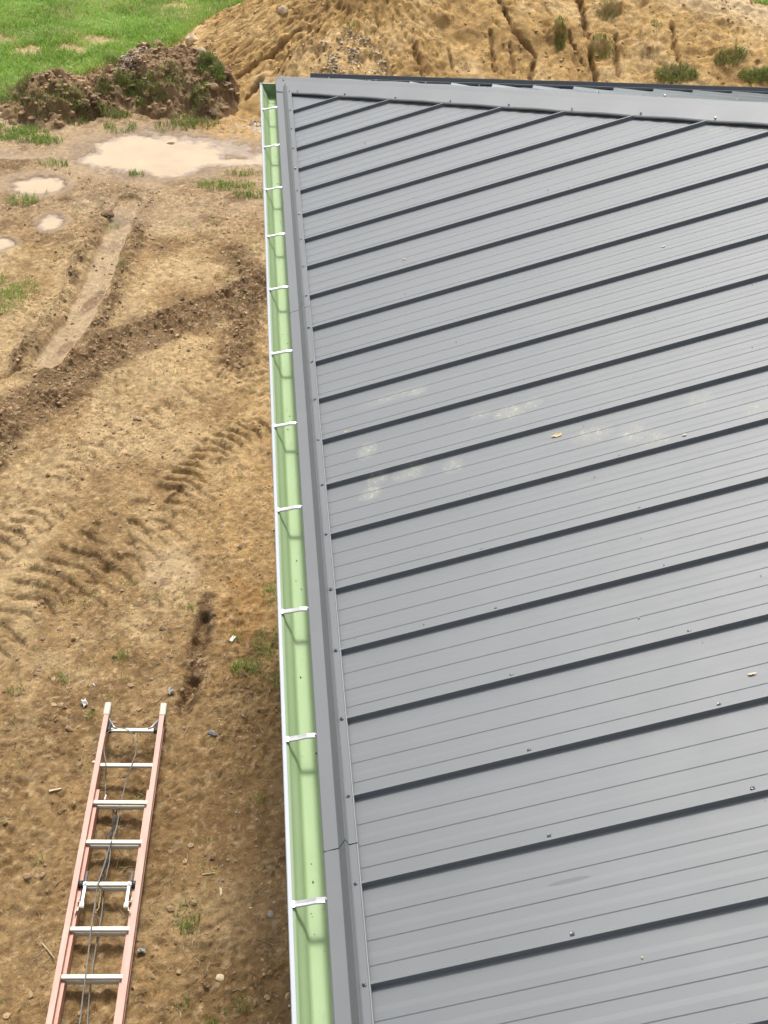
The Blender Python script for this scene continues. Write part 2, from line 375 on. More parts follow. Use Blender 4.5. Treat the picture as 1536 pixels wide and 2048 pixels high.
# limit between the mown field and the bare yard (y as a function of x)
FX = [p[0] for p in atp([(-200, 190), (60, 185), (200, 130), (330, 95), (450, 60), (560, 20), (620, -20)])]
FY = [p[1] for p in atp([(-200, 190), (60, 185), (200, 130), (330, 95), (450, 60), (560, 20), (620, -20)])]
def field_mask(x, y):
    lim = np.interp(x, FX, FY) - .25 + .35 * fbm(x, y, .9, 3, 61)
    return smoothstep(-.15, .25, y - lim)
BARE = atp([(205, 92), (140, 108), (60, 112), (355, 22), (0, 90)])
def ground_h(x, y):
    field = field_mask(x, y)
    near_w = np.zeros(x.shape)
    for (cx, cy, rx, ry, dp) in PUD: near_w = np.maximum(near_w, 1 - smoothstep(1.0, 2.2, ell(x, y, cx, cy, rx, ry)))
    rough = (1 - .80 * near_w) * (1 - .3 * field)
    h = (.045 * fbm(x, y, 1.5, 3, 1) + .022 * fbm(x, y, .34, 3, 2)) * rough
    lump = smoothstep(-.1, .5, fbm(x, y, 1.1, 3, 33))
    h = h + (.016 * (ridged(x, y, .11, 3, 3) - .5) + .015 * fbm(x, y, .07, 3, 4) - .010 * smoothstep(.15, .6, fbm(x, y, .055, 2, 6)) + .012 * (ridged(x, y, .045, 2, 7) - .5)) * (.6 + .9 * lump) * rough
    dep = np.zeros(x.shape)
    for (cx, cy, rx, ry, dp) in PUD:
        dep = np.maximum(dep, dp * (1 - smoothstep(.35, 1.25, ell(x, y, cx, cy, rx, ry) + .28 * fbm(x, y, .28, 3, 50) + .16 * fbm(x, y, .07, 2, 52))))
    h = h + .012 * near_w - dep
    f1 = fbm(x, y, .26, 4, 81); f2 = fbm(x, y, .11, 3, 82); sc = 0
    for t in (-.35, -.1, .12, .34): sc = sc + smoothstep(t, t + .035, f1)
    for t in (-.2, .15, .4): sc = sc + .6 * smoothstep(t, t + .07, f2)
    h = h + .0065 * (sc - 2.5) * (.35 + .9 * lump) * (1 - near_w) * (1 - field)
    # churned band with clods
    d, s = dline(x, y, CHURN); w = .34 + .05 * fbm(x, y, .3, 2, 8)
    ch = 1 - smoothstep(.5, 1.0, d / w); ch = ch * smoothstep(-.45, .2, fbm(x, y, .35, 3, 12))
    ch2 = (1 - smoothstep(.03, .28, dline(x, y, EDGE)[0] + .1 * fbm(x, y, .2, 2, 9)))
    # wheel track: pressed flat, soft banks either side
    d, s = dline(x, y, TRACK); wob = .03 * fbm(x, y, .15, 3, 14)
    tr = 1 - smoothstep(.13, .18, d + wob); bank = np.exp(-((d + wob - .28) / .085) ** 2) * smoothstep(0.05, .5, s)
    h = h * (1 - tr) + tr * (-.045 + .006 * fbm(x, y, .2, 3, 15))
    cl = cells(x, y, .075, 21) * .6 + cells(x, y, .035, 22) * .4
    bankm = bank * smoothstep(-.3, .25, fbm(x, y, .25, 3, 16))
    rub = np.maximum(np.maximum(ch, ch2 * .7), bankm)
    h = h + rub * (-.008 + .100 * cl + .028 * fbm(x, y, .05, 3, 5)) * (1 - tr) + bank * .03
    # a few wide lumpy zones left by the machine
    z2 = smoothstep(.12, .5, fbm(x, y, .8, 3, 71)) * rough * (1 - field)
    h = h + z2 * .014 * (cells(x, y, .06, 23) - .2)
    for (pts, wd, sp), td in zip(TREADS, (1., .85, .6, .5, .8)):
        d, s = dline(x, y, pts); sg = side(x, y, pts)
        lug = np.sin(2 * math.pi * (s / sp) + np.abs(sg) * 13 + 1.2 * fbm(x, y, .22, 2, 31))
        m = (1 - smoothstep(wd * .75, wd, d)) * smoothstep(-.6, -.1, fbm(x, y, .3, 3, 32))
        h = h + td * m * (-.034 * smoothstep(.40, .58, lug) + .012 * smoothstep(-.2, -.9, lug) + .004)
    d, s = dline(x, y, RUT); h = h - .085 * (1 - smoothstep(.01, .075, d + .03 * fbm(x, y, .07, 3, 41))) * smoothstep(-.6, .1, fbm(x, y, .18, 2, 42))
    d, s = dline(x, y, RUT2); h = h - .04 * (1 - smoothstep(.01, .05, d + .02 * fbm(x, y, .07, 3, 43)))
    h = h + .05 * field * (1 + fbm(x, y, .5, 2, 44)) + .01 * field
    far = smoothstep(18, 60, np.hypot(x, y)); return h * (1 - far) + far * (.8 * fbm(x, y, 30, 2, 77) - .3)
def lerp(a, b, m): return a + (np.asarray(b) - a) * m[:, None]
def ground_col(x, y, h):
    c = np.tile(np.array([.325, .220, .112]), (len(x), 1))
    n = fbm(x, y, .55, 4, 101); n2 = fbm(x, y, .16, 4, 102); n3 = fbm(x, y, 1.4, 2, 103)
    c = lerp(c, (.47, .350, .205), smoothstep(-.05, .55, n + .4 * n2 + .3 * smoothstep(-1, 3, y)))       # dried crust
    c = lerp(c, (.225, .145, .070), smoothstep(.05, .55, -n + .5 * n2 - .25 * smoothstep(-2, 1, y)))     # damp brown
    # ochre ground along the building
    och = smoothstep(-1.15, -.25, x + .35 * n3 + .25 * n) * (1 - smoothstep(2.6, 4.0, y)) * smoothstep(-4.3, -1.2, y)
    c = lerp(c, (.42, .28, .125), och * .50)
    pale = 1 - smoothstep(.3, 1.0, ell(x, y, *at(345, 1140)[:2], .34, .42) + .35 * n2); c = lerp(c, (.54, .42, .28), pale * .75)
    wetp = 1 - smoothstep(.5, 1.0, ell(x, y, *at(480, 1230)[:2], .25, .5) + .3 * n2); c = lerp(c, (.36, .20, .07), wetp * .6)
    # building's shadow below the eave, partly painted into the soil colour
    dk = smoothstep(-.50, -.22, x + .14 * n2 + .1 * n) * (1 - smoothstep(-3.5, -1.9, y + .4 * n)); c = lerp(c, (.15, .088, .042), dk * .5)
    lowl = (1 - smoothstep(-3.2, -1.4, y + .3 * n)); c = lerp(c, (.34, .225, .11), lowl * .35)
    d, s = dline(x, y, CHURN); ch = (1 - smoothstep(.6, 1.15, d / .36 + .35 * n2)); c = lerp(c, (.150, .092, .046), ch * .8)
    d, s = dline(x, y, EDGE); c = lerp(c, (.14, .085, .042), (1 - smoothstep(.08, .34, d + .1 * n2)) * .7)
    d, s = dline(x, y, TRACK); wob = .03 * fbm(x, y, .15, 3, 14); inn = (1 - smoothstep(.12, .17, d + wob)) * smoothstep(0, .25, s)
    c = lerp(c, (.13, .075, .038), (1 - smoothstep(.03, .10, dline(x, y, RUT)[0] + .05 * n2)) * .8)
    bk = np.exp(-((d + wob - .27) / .11) ** 2) * smoothstep(-.45, .2, n2 + fbm(x, y, .4, 3, 16)); c = lerp(c, (.160, .098, .050), bk * .85)
    c = lerp(c, (.44, .335, .225), inn * .9)
    wetspot = 1 - smoothstep(.75, 1.0, ell(x, y, *at(183, 598)[:2], .085, .34, -.35) + .15 * n2); c = lerp(c, (.24, .155, .09), wetspot * .9)
    wetspot2 = 1 - smoothstep(.75, 1.0, ell(x, y, *at(130, 690)[:2], .07, .16, -.4) + .15 * n2); c = lerp(c, (.26, .17, .10), wetspot2 * .8)
    pw = np.zeros(x.shape)
    for (cx, cy, rx, ry, dp) in PUD: pw = np.maximum(pw, 1 - smoothstep(1.0, 1.55 + .3 * 0, ell(x, y, cx, cy, rx, ry) + .3 * n2))
    far_wet = smoothstep(4.6, 6.0, y + .5 * n) * (1 - smoothstep(8.6, 9.3, y)) * .7
    c = lerp(c, (.345, .255, .170), far_wet)
    spot = smoothstep(.12, .45, fbm(x, y, .42, 4, 105)) * smoothstep(4.2, 5.4, y); c = lerp(c, (.175, .110, .060), spot * (1 - pw) * .75)
    c = lerp(c, (.40, .295, .20), pw * .75)
    rim = (pw > .02) * smoothstep(.022, .0, h + .008); c = lerp(c, (.27, .195, .135), rim * .9)
    wet = np.maximum(np.maximum(pw * .9, inn * .75), np.maximum(wetspot * .9, far_wet * smoothstep(-.2, .3, n) * .6))
    sand = (1 - smoothstep(.75, 1.1, ell(x, y, -.35, 9.0, .95, 1.0) + .2 * n2)); c = lerp(c, (.47, .32, .16), sand * .95)
    f = field_mask(x, y); c = lerp(c, (.22, .24, .06), f * .85)
    for bx, by in BARE: c = lerp(c, (.42, .33, .19), (1 - smoothstep(.5, 1.0, ell(x, y, bx, by, .34, .28) + .6 * n2)) * f)
    c = lerp(c, (.15, .09, .045), smoothstep(.18, .42, fbm(x, y, .040, 2, 107) + .35 * fbm(x, y, .5, 2, 109)) * .42 * (1 - .8 * pw) * (1 - .7 * inn))
    c = lerp(c, (.58, .45, .29), smoothstep(.28, .5, fbm(x, y, .032, 2, 108)) * .45 * (1 - pw))
    c = c * (1 + .30 * fbm(x, y, .045, 3, 106))[:, None]
    return np.clip(c * np.array([1.05, 1.0, .86]), .01, 1), np.clip(wet, 0, 1)
def grid_lines(segs):
    out = []
    for a, b, st in segs: out.append(np.arange(a, b - 1e-9, st))
    out.append([segs[-1][1]]); return np.concatenate(out)
def grid_mesh(name, xs, ys, hf, cf, mat, z0):
    X, Y = np.meshgrid(xs, ys); x = X.ravel(); y = Y.ravel(); h = hf(x, y); c, w = cf(x, y, h)
    V = np.stack([x, y, z0 + h], 1); nx = len(xs); i = np.arange(len(ys) - 1)[:, None] * nx + np.arange(nx - 1)[None, :]
    Fq = np.stack([i, i + 1, i + 1 + nx, i + nx], -1).reshape(-1, 4)
    return np_mesh(name, V, Fq, mat, attrs={'wet': w}, colors={'tone': c})
xs = grid_lines([(-400, -60, 34), (-60, -8, 4), (-8, -5.2, .1), (-5.2, .25, .0145), (.25, 3, .12), (3, 12, .3), (12, 60, 4), (60, 400, 34)])
ys = grid_lines([(-400, -60, 34), (-60, -8, 4), (-8, -5.0, .12), (-5.0, 2.5, .0145), (2.5, 9.5, .022), (9.5, 17, .05), (17, 60, 2), (60, 400, 34)])
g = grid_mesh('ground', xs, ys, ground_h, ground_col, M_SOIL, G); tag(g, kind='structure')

# sand bank behind the building
SEG = [(1.75, 11.55), (5.2, 12.1), (8.2, 11.0), (14, 9.8)]
def bank_h(x, y):
    d, s = dline(x, y, SEG)
    hh = np.interp(s, [0, 3.5, 6.7, 12.5], [1.55, 1.65, 1.12, .95]); L = np.interp(s, [0, 3.5, 6.7, 12.5], [3.15, 3.3, 2.7, 2.6])
    ywall = np.interp(x, [p[0] for p in SEG], [p[1] for p in SEG])
    back = smoothstep(-.2, .4, y - ywall) * smoothstep(2.2, 4.5, x)
    t = np.clip(1 - d / L, -.3, 1)
    prof = np.where(t > 0, t ** .85, t * .6)
    prof = prof * (1 - .0 * t)
    h = hh * prof
    h = h * (1 - back) + back * (hh - .03 * np.maximum(y - ywall, 0))
    th = np.arctan2(y - 11.55, x - 1.75); rr = np.hypot(x - 1.75, y - 11.55)
    left = 1 - smoothstep(2.0, 3.2, x)
    rill = ridged(th * 2.6 + .08 * fbm(x, y, .4, 2, 216), rr * .30, .17, 3, 201)
    rill2 = ridged(x + .35 * fbm(x, y, .6, 2, 205), y * .22, .42, 2, 203)
    onface = smoothstep(0.02, .2, t) * (1 - smoothstep(.86, .99, t))
    h = h - .055 * left * onface * smoothstep(.50, .97, rill) - .06 * left * onface * smoothstep(.7, .97, ridged(th * 5.5, rr * .5, .17, 2, 218)) - .05 * (1 - left) * onface * smoothstep(.82, .98, rill2)
    h = h + onface * (.075 * fbm(x, y, .7, 3, 206) + .035 * fbm(x, y, .2, 3, 207)) + .05 * smoothstep(0, .2, t) * (cells(x, y, .16, 208) - .3) * (.35 + .65 * smoothstep(-.1, .4, fbm(x, y, .8, 2, 209)))
    h = h + (.024 * fbm(x, y, .075, 3, 210) + .032 * (ridged(x, y, .13, 3, 211) - .5) + .015 * (cells(x, y, .085, 215) - .3)) * smoothstep(-.1, .1, t)
    for pts, wd, dp in CRACKS:
        dd, _ = dline(x, y, pts); h = h - dp * (1 - smoothstep(wd * .25, wd, dd + .035 * fbm(x, y, .09, 3, 212) + .02 * fbm(x, y, .3, 2, 213)))
    for cx, cy, r, hh_ in LUMPS: h = h + hh_ * (1 - smoothstep(.2, 1, ell(x, y, cx, cy, r, r * .7) + .35 * fbm(x, y, .12, 3, 214)))
    return h
# world points on the bank face seen at a photo pixel (first guess, one refinement loop)
CRACKS = []; LUMPS = []
def on_bank(px, py, it=14):
    d = ROT @ np.array([(px - 768) / F, -(py - 1024) / F, -1]); lo, hi = 12.0, 30.0
    ts = np.linspace(11, 26, 700); P = CAM[None] + ts[:, None] * d[None] / np.linalg.norm(d)
    z = G + bank_h(P[:, 0], P[:, 1]); k = np.argmax(P[:, 2] < z); return P[k, 0], P[k, 1]
_cr = [([(1000, 2), (1030, 60), (1072, 110), (1060, 156)], .055, .11), ([(1160, 0), (1166, 30), (1174, 70)], .07, .14), ([(1180, 108), (1192, 160)], .06, .13), ([(1232, 70), (1236, 150)], .045, .10),
       ([(1344, 55), (1350, 100), (1358, 125)], .045, .11), ([(982, 60), (988, 140)], .045, .09), ([(828, 90), (845, 150)], .05, .08), ([(1020, 90), (1026, 145)], .035, .07),
       ([(1130, 60), (1150, 100), (1170, 130)], .03, .06), ([(895, 95), (905, 140)], .04, .06),
       ([(560, 95), (520, 120), (478, 150)], .055, .10), ([(600, 60), (540, 110), (505, 135)], .05, .09), ([(520, 160), (495, 195)], .06, .12), ([(640, 55), (600, 90), (570, 120)], .045, .07)]
_cr2 = [([on_bank(*p) for p in pts], w, dpt) for pts, w, dpt in _cr]
_lm = [on_bank(*p) + q for p, q in (((1115, 70), (.28, .16)), ((1195, 90), (.25, .12)), ((1215, 20), (.3, .14)), ((880, 40), (.25, .1)), ((1450, 110), (.3, .12)), ((560, 22), (.16, .10)), ((1300, 100), (.3, .08)), ((600, 30), (.3, .06)))]
CRACKS = _cr2; LUMPS = _lm
def bank_col(x, y, h):
    n = fbm(x, y, .6, 4, 221); n2 = fbm(x, y, .15, 4, 222)
    c = np.tile(np.array([.54, .345, .130]), (len(x), 1))
    c = lerp(c, (.64, .44, .205), smoothstep(-.1, .6, n + .4 * n2)); c = lerp(c, (.36, .215, .080), smoothstep(.0, .6, -n + .5 * n2) * .8)
    d, s = dline(x, y, SEG); crest = 1 - smoothstep(.15, .75, d + .25 * n); c = lerp(c, (.72, .55, .33), crest * .75)
    for pts, wd, dp in CRACKS:
        dd, _ = dline(x, y, pts); c = lerp(c, (.17, .09, .035), (1 - smoothstep(wd * .3, wd * .9, dd + .03 * n2)) * .7)
    ywall = np.interp(x, [p[0] for p in SEG], [p[1] for p in SEG])
    back = smoothstep(.35, .8, y - ywall + .2 * n2) * smoothstep(4.6, 5.4, x); c = lerp(c, (.10, .10, .03), back * .8)
    c = c * (.93 + .34 * fbm(x, y, .06, 3, 223))[:, None]
    return np.clip(c, .01, 1), np.zeros(len(x))
b = grid_mesh('dirt_bank', grid_lines([(-2.2, 9.2, .024), (9.2, 14, .1)]), grid_lines([(7.6, 13.2, .022), (13.2, 16.5, .08)]), lambda x, y: bank_h(x, y), bank_col, M_SOIL, G)
tag(b, kind='structure')

# heap of dark turned soil
def heap_h(x, y):
    L1 = 1 - ell(x, y, -3.05, 9.25, .95, .95, .2); L2 = 1 - ell(x, y, -1.55, 10.0, 1.15, 1.15, .3); L3 = 1 - ell(x, y, -2.35, 9.5, .9, .75, 0); L4 = 1 - ell(x, y, -1.0, 9.9, .65, 1.2, .1)
    e = .30 * fbm(x, y, .5, 3, 301) + .12 * fbm(x, y, .12, 3, 302)
    h = np.maximum.reduce([.29 * smoothstep(0, .8, L1 + e), .43 * smoothstep(0, .8, L2 + e), .22 * smoothstep(0, .8, L3 + e), .42 * smoothstep(0, .8, L4 + e)])
    m = smoothstep(.0, .12, h)
    m = smoothstep(.0, .22, h); h = h + m * (.16 * (cells(x, y, .26, 303) - .25) + .09 * (cells(x, y, .12, 304) - .2) + .03 * cells(x, y, .05, 306) + .05 * (ridged(x, y, .3, 3, 305) - .5))
    return h - .05 * (1 - smoothstep(-.01, .05, h)) - .012
def heap_col(x, y, h):
    n = fbm(x, y, .35, 4, 311); n2 = fbm(x, y, .1, 3, 312)
    c = np.tile(np.array([.25, .158, .076]), (len(x), 1)); c = lerp(c, (.38, .26, .14), smoothstep(-.1, .5, n + .3 * n2)); c = lerp(c, (.10, .058, .027), smoothstep(.1, .5, -n + .3 * n2))
    return np.clip(c * (1 + .2 * fbm(x, y, .05, 2, 313))[:, None], .01, 1), np.zeros(len(x))
hp = grid_mesh('soil_heap', np.arange(-4.5, -.1, .016), np.arange(7.9, 11.6, .016), heap_h, heap_col, M_SOIL, G); tag(hp, kind='structure')

def top_z(x, y):
    x = np.atleast_1d(np.asarray(x, float)); y = np.atleast_1d(np.asarray(y, float)); h = ground_h(x, y)
    inb = (x > -2.2) & (x < 14) & (y > 7.6) & (y < 16.5)
    if inb.any(): h[inb] = np.maximum(h[inb], bank_h(x[inb], y[inb]))
    inh = (x > -4.5) & (x < -.1) & (y > 7.9) & (y < 11.6)
    if inh.any(): h[inh] = np.maximum(h[inh], heap_h(x[inh], y[inh]))
    return G + h

def on_surf(px, py):
    d = ROT @ np.array([(px - 768) / F, -(py - 1024) / F, -1]); ts = np.linspace(6, 30, 1600); P = CAM[None] + ts[:, None] * d[None] / np.linalg.norm(d)
    k = np.argmax(P[:, 2] < top_z(P[:, 0], P[:, 1])); return P[k, 0], P[k, 1]

# ------------------------------------------------------------------ puddles (water lies in the hollows)
def puddle(cx, cy, rx, ry, lev):
    X_, Y_ = np.meshgrid(np.arange(cx - rx, cx + rx, .02), np.arange(cy - ry, cy + ry, .02)); x = X_.ravel(); y = Y_.ravel()
    dep = lev - ground_h(x, y); nx = X_.shape[1]; i = np.arange(X_.shape[0] - 1)[:, None] * nx + np.arange(nx - 1)[None]
    Fq = np.stack([i, i + 1, i + 1 + nx, i + nx], -1).reshape(-1, 4); keep = (dep[Fq].max(1) > -.004) & (ell(x, y, cx, cy, rx, ry)[Fq].max(1) < 1.05); Fq = Fq[keep]
    used, inv = np.unique(Fq, return_inverse=True); V = np.stack([x, y, np.full(len(x), G + lev)], 1)[used]
    o = np_mesh('puddle', V, inv.reshape(-1, 4), M_WATER, attrs={'depth': np.clip(dep[used] / .03, 0, 1)}); tag(o, kind='structure')
puddle(-1.0, 7.55, 2.0, 1.1, -.006)
puddle(*at(68, 367)[:2], .55, .36, -.010)
puddle(*at(102, 443)[:2], .26, .30, -.008)
puddle(*at(0, 488)[:2], .3, .28, -.008)
puddle(*at(20, 312)[:2], .6, .2, -.010)

# ------------------------------------------------------------------ grass
def blades(name, x, y, hgt, wid, seed, lean=.5, z=None, tone=None):
    rg = np.random.default_rng(seed); n = len(x)
    z = top_z(x, y) - .004 if z is None else z
    a = rg.uniform(0, 2 * math.pi, n); la = rg.uniform(0, 2 * math.pi, n); ln = lean * hgt * rg.uniform(.15, 1.2, n)
    dx, dy = np.cos(a) * wid / 2, np.sin(a) * wid / 2; lx, ly = np.cos(la) * ln, np.sin(la) * ln
    P0 = np.stack([x - dx, y - dy, z], 1); P1 = np.stack([x + dx, y + dy, z], 1)
    P2 = np.stack([x + dx * .75 + lx * .35, y + dy * .75 + ly * .35, z + hgt * .6], 1); P3 = np.stack([x - dx * .75 + lx * .35, y - dy * .75 + ly * .35, z + hgt * .6], 1)
    P4 = np.stack([x + lx, y + ly, z + hgt * np.sqrt(np.clip(1 - (ln / hgt) ** 2 * .5, .2, 1))], 1)
    V = np.stack([P0, P1, P2, P3, P4], 1).reshape(-1, 3); b = np.arange(n)[:, None] * 5
    Ft = np.concatenate([b + np.array([[0, 1, 2]]), b + np.array([[0, 2, 3]]), b + np.array([[3, 2, 4]])]).astype(int)
    t = rg.uniform(0, 1, n); pn = .5 + .5 * fbm(x, y, .7, 3, 401)
    dark, mid, lite, dry = np.array([.10, .24, .022]), np.array([.33, .54, .085]), np.array([.60, .78, .27]), np.array([.68, .62, .32])
    w = np.clip(.55 * t + .6 * pn - .1, 0, 1)[:, None]; C = np.where(w < .5, dark + (mid - dark) * w * 2, mid + (lite - mid) * (w - .5) * 2)
    dr = (rg.uniform(0, 1, n) < .10 + .35 * smoothstep(.1, .6, fbm(x, y, .8, 3, 405)))[:, None]; C = np.where(dr, dry * rg.uniform(.7, 1.1, (n, 1)), C)
    if tone is not None: C = C * tone
    C5 = np.repeat(C, 5, 0)
    return np_mesh(name, V, Ft, M_GRASS, smooth=False, colors={'tint': C5}, tri=True)
def field_points(n, x0, x1, y0, y1, seed):
    rg = np.random.default_rng(seed); x = rg.uniform(x0, x1, n); y = rg.uniform(y0, y1, n)
    m = field_mask(x, y) * smoothstep(-.75, -.1, fbm(x, y, .35, 3, 45) + .25)
    for bx, by in BARE: m = m * smoothstep(.4, 1.3, ell(x, y, bx, by, .34, .28) + .6 * fbm(x, y, .16, 4, 102))
    inh = (x > -4.5) & (x < -.1) & (y < 11.6); hh = np.zeros(n); hh[inh] = heap_h(x[inh], y[inh])
    m = m * (1 - .97 * smoothstep(.03, .12, hh)); bk = bank_h(x, y); m = m * (1 - smoothstep(-.05, .05, bk) * (x > -1.5))
    k = rg.uniform(0, 1, n) < m; return x[k], y[k]
x1, y1 = field_points(260000, -6.2, 1.5, 9.2, 19.5, 5)
hg = .06 + .07 * RNG.uniform(0, 1, len(x1)) + .04 * np.clip(fbm(x1, y1, .5, 2, 402), 0, 1)
x2, y2 = [], []
rg = np.random.default_rng(11)
for cx, cy, rx, ry, dn in GRASSP:
    n = int(5200 * rx * ry * dn * (3 if rx < .16 else 1.5)) + 6
    a = rg.uniform(0, 2 * math.pi, n); r = rg.uniform(0, 1, n) ** .6; px = cx + rx * r * np.cos(a); py = cy + ry * r * np.sin(a)
    k = fbm(px, py, .09 if rx < .2 else .16, 3, 403) > -.28; x2.append(px[k]); y2.append(py[k])
# sparse sprigs over the yard
n = 9000; sx = rg.uniform(-2.9, -.1, n); sy = rg.uniform(-4.8, 6.3, n); k = fbm(sx, sy, .22, 3, 404) + .10 * (sy < -.5) > .40; x2.append(sx[k]); y2.append(sy[k])
# tufts clinging to the heap and the bank
for (px, py, rx, ry, n) in [(268, 178, .30, .16, 900), (300, 190, .25, .1, 300), (235, 130, .2, .15, 350), (420, 130, .20, .22, 900), (438, 150, .1, .12, 300), (210, 175, .15, .12, 200), (400, 190, .15, .2, 400), (345, 165, .2, .2, 250), (230, 230, .25, .12, 350)]:
    p = on_surf(px, py); a = rg.uniform(0, 2 * math.pi, n); r = rg.uniform(0, 1, n) ** .6; x2.append(p[0] + rx * r * np.cos(a)); y2.append(p[1] + ry * r * np.sin(a))
for (px, py, rx, ry, n) in [(1118, 72, .10, .22, 260), (1205, 95, .22, .15, 160), (1215, 25, .2, .15, 120), (1350, 150, .34, .16, 900), (1510, 156, .3, .14, 700), (1455, 120, .22, .12, 260), (1480, 108, .12, .1, 160), (1385, 150, .1, .1, 60), (1312, 52, .1, .1, 50), (1545, 152, .3, .2, 400), (700, 50, .1, .1, 40)]:
    p = on_bank(px, py); a = rg.uniform(0, 2 * math.pi, n); r = rg.uniform(0, 1, n) ** .6; x2.append(p[0] + rx * r * np.cos(a)); y2.append(p[1] + ry * r * np.sin(a))
x2 = np.concatenate(x2); y2 = np.concatenate(y2)
# meadow on top of the bank
n = 60000; bx = rg.uniform(4.8, 13, n); by = rg.uniform(11, 16.4, n); yw = np.interp(bx, [p[0] for p in SEG], [p[1] for p in SEG])
k = by > yw + .55 + .25 * fbm(bx, by, .15, 4, 222); bx, by = bx[k], by[k]
X = np.concatenate([x1, x2, bx]); Y = np.concatenate([y1, y2, by])
H = np.concatenate([hg, .03 + .05 * rg.uniform(0, 1, len(x2)) + .03 * (y2 > 5), .06 + .08 * rg.uniform(0, 1, len(bx))])
W = np.concatenate([np.full(len(x1), .009), np.where(y2 > 5, .008, .005), np.full(len(bx), .014)])
tn = np.ones((len(X), 3)); i0 = len(x1); i1 = i0 + len(x2); up = (y2 > 8.4)[:, None]
tn[i0:i1] = np.where(up, np.array([.62, .50, .62]), np.array([.72, .72, .7])); o = blades('grass', X, Y, H, W, 21, lean=.9, tone=tn); tag(o, 'short green grass on the far field and in tufts over the mud', 'grass', kind='stuff')

# ------------------------------------------------------------------ loose soil clods, gravel, straw
import bmesh
def ico(sub=1):
    bm = bmesh.new(); bmesh.ops.create_icosphere(bm, subdivisions=sub, radius=1); v = np.array([x.co[:] for x in bm.verts]); f = np.array([[q.index for q in x.verts] for x in bm.faces]); bm.free(); return v, f
IV, IF = ico(1); IV2, IF2 = ico(2)
def pebbles(name, x, y, r, cols, seed, sink=.35, flat=.7, lumpy=.22, hires=False):
    iv, jf = (IV2, IF2) if hires else (IV, IF)
    rg = np.random.default_rng(seed); n = len(x); z = top_z(x, y)
    sc = np.stack([rg.uniform(.7, 1.3, n), rg.uniform(.7, 1.3, n), flat * rg.uniform(.7, 1.2, n)], 1) * r[:, None]; a = rg.uniform(0, 6.28, n)
    v = iv[None] * (1 + lumpy * rg.normal(0, 1, (n, len(iv), 1))); v = v * sc[:, None]
    c, s = np.cos(a)[:, None], np.sin(a)[:, None]
    v = np.stack([v[..., 0] * c - v[..., 1] * s + x[:, None], v[..., 0] * s + v[..., 1] * c + y[:, None], v[..., 2] + (z + r * flat * (1 - 2 * sink))[:, None]], -1)
    Ft = (jf[None] + np.arange(n)[:, None, None] * len(iv)).reshape(-1, 3)
    return np_mesh(name, v.reshape(-1, 3), Ft, M_GRIT, smooth=not lumpy > .15, colors={'tint': np.repeat(cols, len(iv), 0)}, tri=True)
def pick(n, x0, x1, y0, y1, wf, seed):
    rg = np.random.default_rng(seed); x = rg.uniform(x0, x1, n); y = rg.uniform(y0, y1, n); k = rg.uniform(0, 1, n) < wf(x, y); return x[k], y[k]
def clodw(x, y):
    ch = 1 - smoothstep(.2, .42, dline(x, y, CHURN)[0]); tk = np.exp(-((dline(x, y, TRACK)[0] - .29) / .09) ** 2); ed = 1 - smoothstep(.05, .3, dline(x, y, EDGE)[0])
    base = .16 * smoothstep(-.2, .5, fbm(x, y, .6, 3, 71)) + .03
    inp = np.zeros(x.shape)
    for p in PUD: inp = np.maximum(inp, (ell(x, y, *p[:4]) < 1.3) * 1.)
    return np.clip(np.maximum.reduce([ch * .6, tk * .6, ed * .5, base]), 0, 1) * (1 - inp * .97)
cx, cy = pick(230000, -4.2, -.05, -4.9, 8.2, clodw, 31)
cr = .0022 + .004 * np.random.default_rng(39).uniform(0, 1, len(cx)) + .020 * np.random.default_rng(32).uniform(0, 1, len(cx)) ** 20
hx, hy = pick(5200, -4.1, -.4, 8.3, 11.3, lambda x, y: smoothstep(.02, .12, heap_h(x, y)), 33); hr = .008 + .045 * np.random.default_rng(34).uniform(0, 1, len(hx)) ** 4
ex, ey = pick(2600, -1.3, 9, 8.4, 13, lambda x, y: smoothstep(.05, .2, bank_h(x, y)) * .8, 35); er = .006 + .030 * np.random.default_rng(36).uniform(0, 1, len(ex)) ** 4
AX = np.concatenate([cx, hx, ex]); AY = np.concatenate([cy, hy, ey]); AR = np.concatenate([cr, hr, er])
rg = np.random.default_rng(37)
AC = np.concatenate([np.array([[.31, .210, .112]]) * rg.uniform(.65, 1.45, (len(cx), 1)), np.array([[.27, .17, .085]]) * rg.uniform(.6, 1.6, (len(hx), 1)), np.array([[.42, .27, .115]]) * rg.uniform(.75, 1.2, (len(ex), 1))])
o = pebbles('soil_clods', AX, AY, AR, AC, 38, lumpy=.24, sink=.5, flat=.85); tag(o, 'loose crumbs and clods of turned soil over the muddy yard', 'soil clods', kind='stuff')

def gravw(x, y):
    dk = smoothstep(-.75, -.25, x) * (1 - smoothstep(-2.6, -1.7, y)); return np.clip(dk * .5 + .02, 0, 1)
gx, gy = pick(2600, -2.4, -.08, -4.9, 1.5, gravw, 41); gr = .003 + .010 * np.random.default_rng(42).uniform(0, 1, len(gx)) ** 2.5
def blob(px, py, rx, ry, n, seed, z=None):
    rg = np.random.default_rng(seed); p = on_surf(px, py)
    a = rg.uniform(0, 6.28, n); r = rg.uniform(0, 1, n) ** .7; x = p[0] + rx * r * np.cos(a); y = p[1] + ry * r * np.sin(a)
    k = fbm(x, y, .16, 2, 55) > -.25; return x[k], y[k]
bl = [blob(252, 118, .42, .34, 1500, 1, 'heap'), blob(705, 100, .28, .32, 420, 2, 'bank'), blob(672, 130, .13, .3, 200, 3, 'bank'), blob(740, 125, .3, .25, 240, 4, 'bank'), blob(512, 250, .10, .14, 110, 5), blob(655, 105, .2, .2, 60, 6, 'bank'), blob(1380, 140, .12, .2, 20, 8, 'bank')]
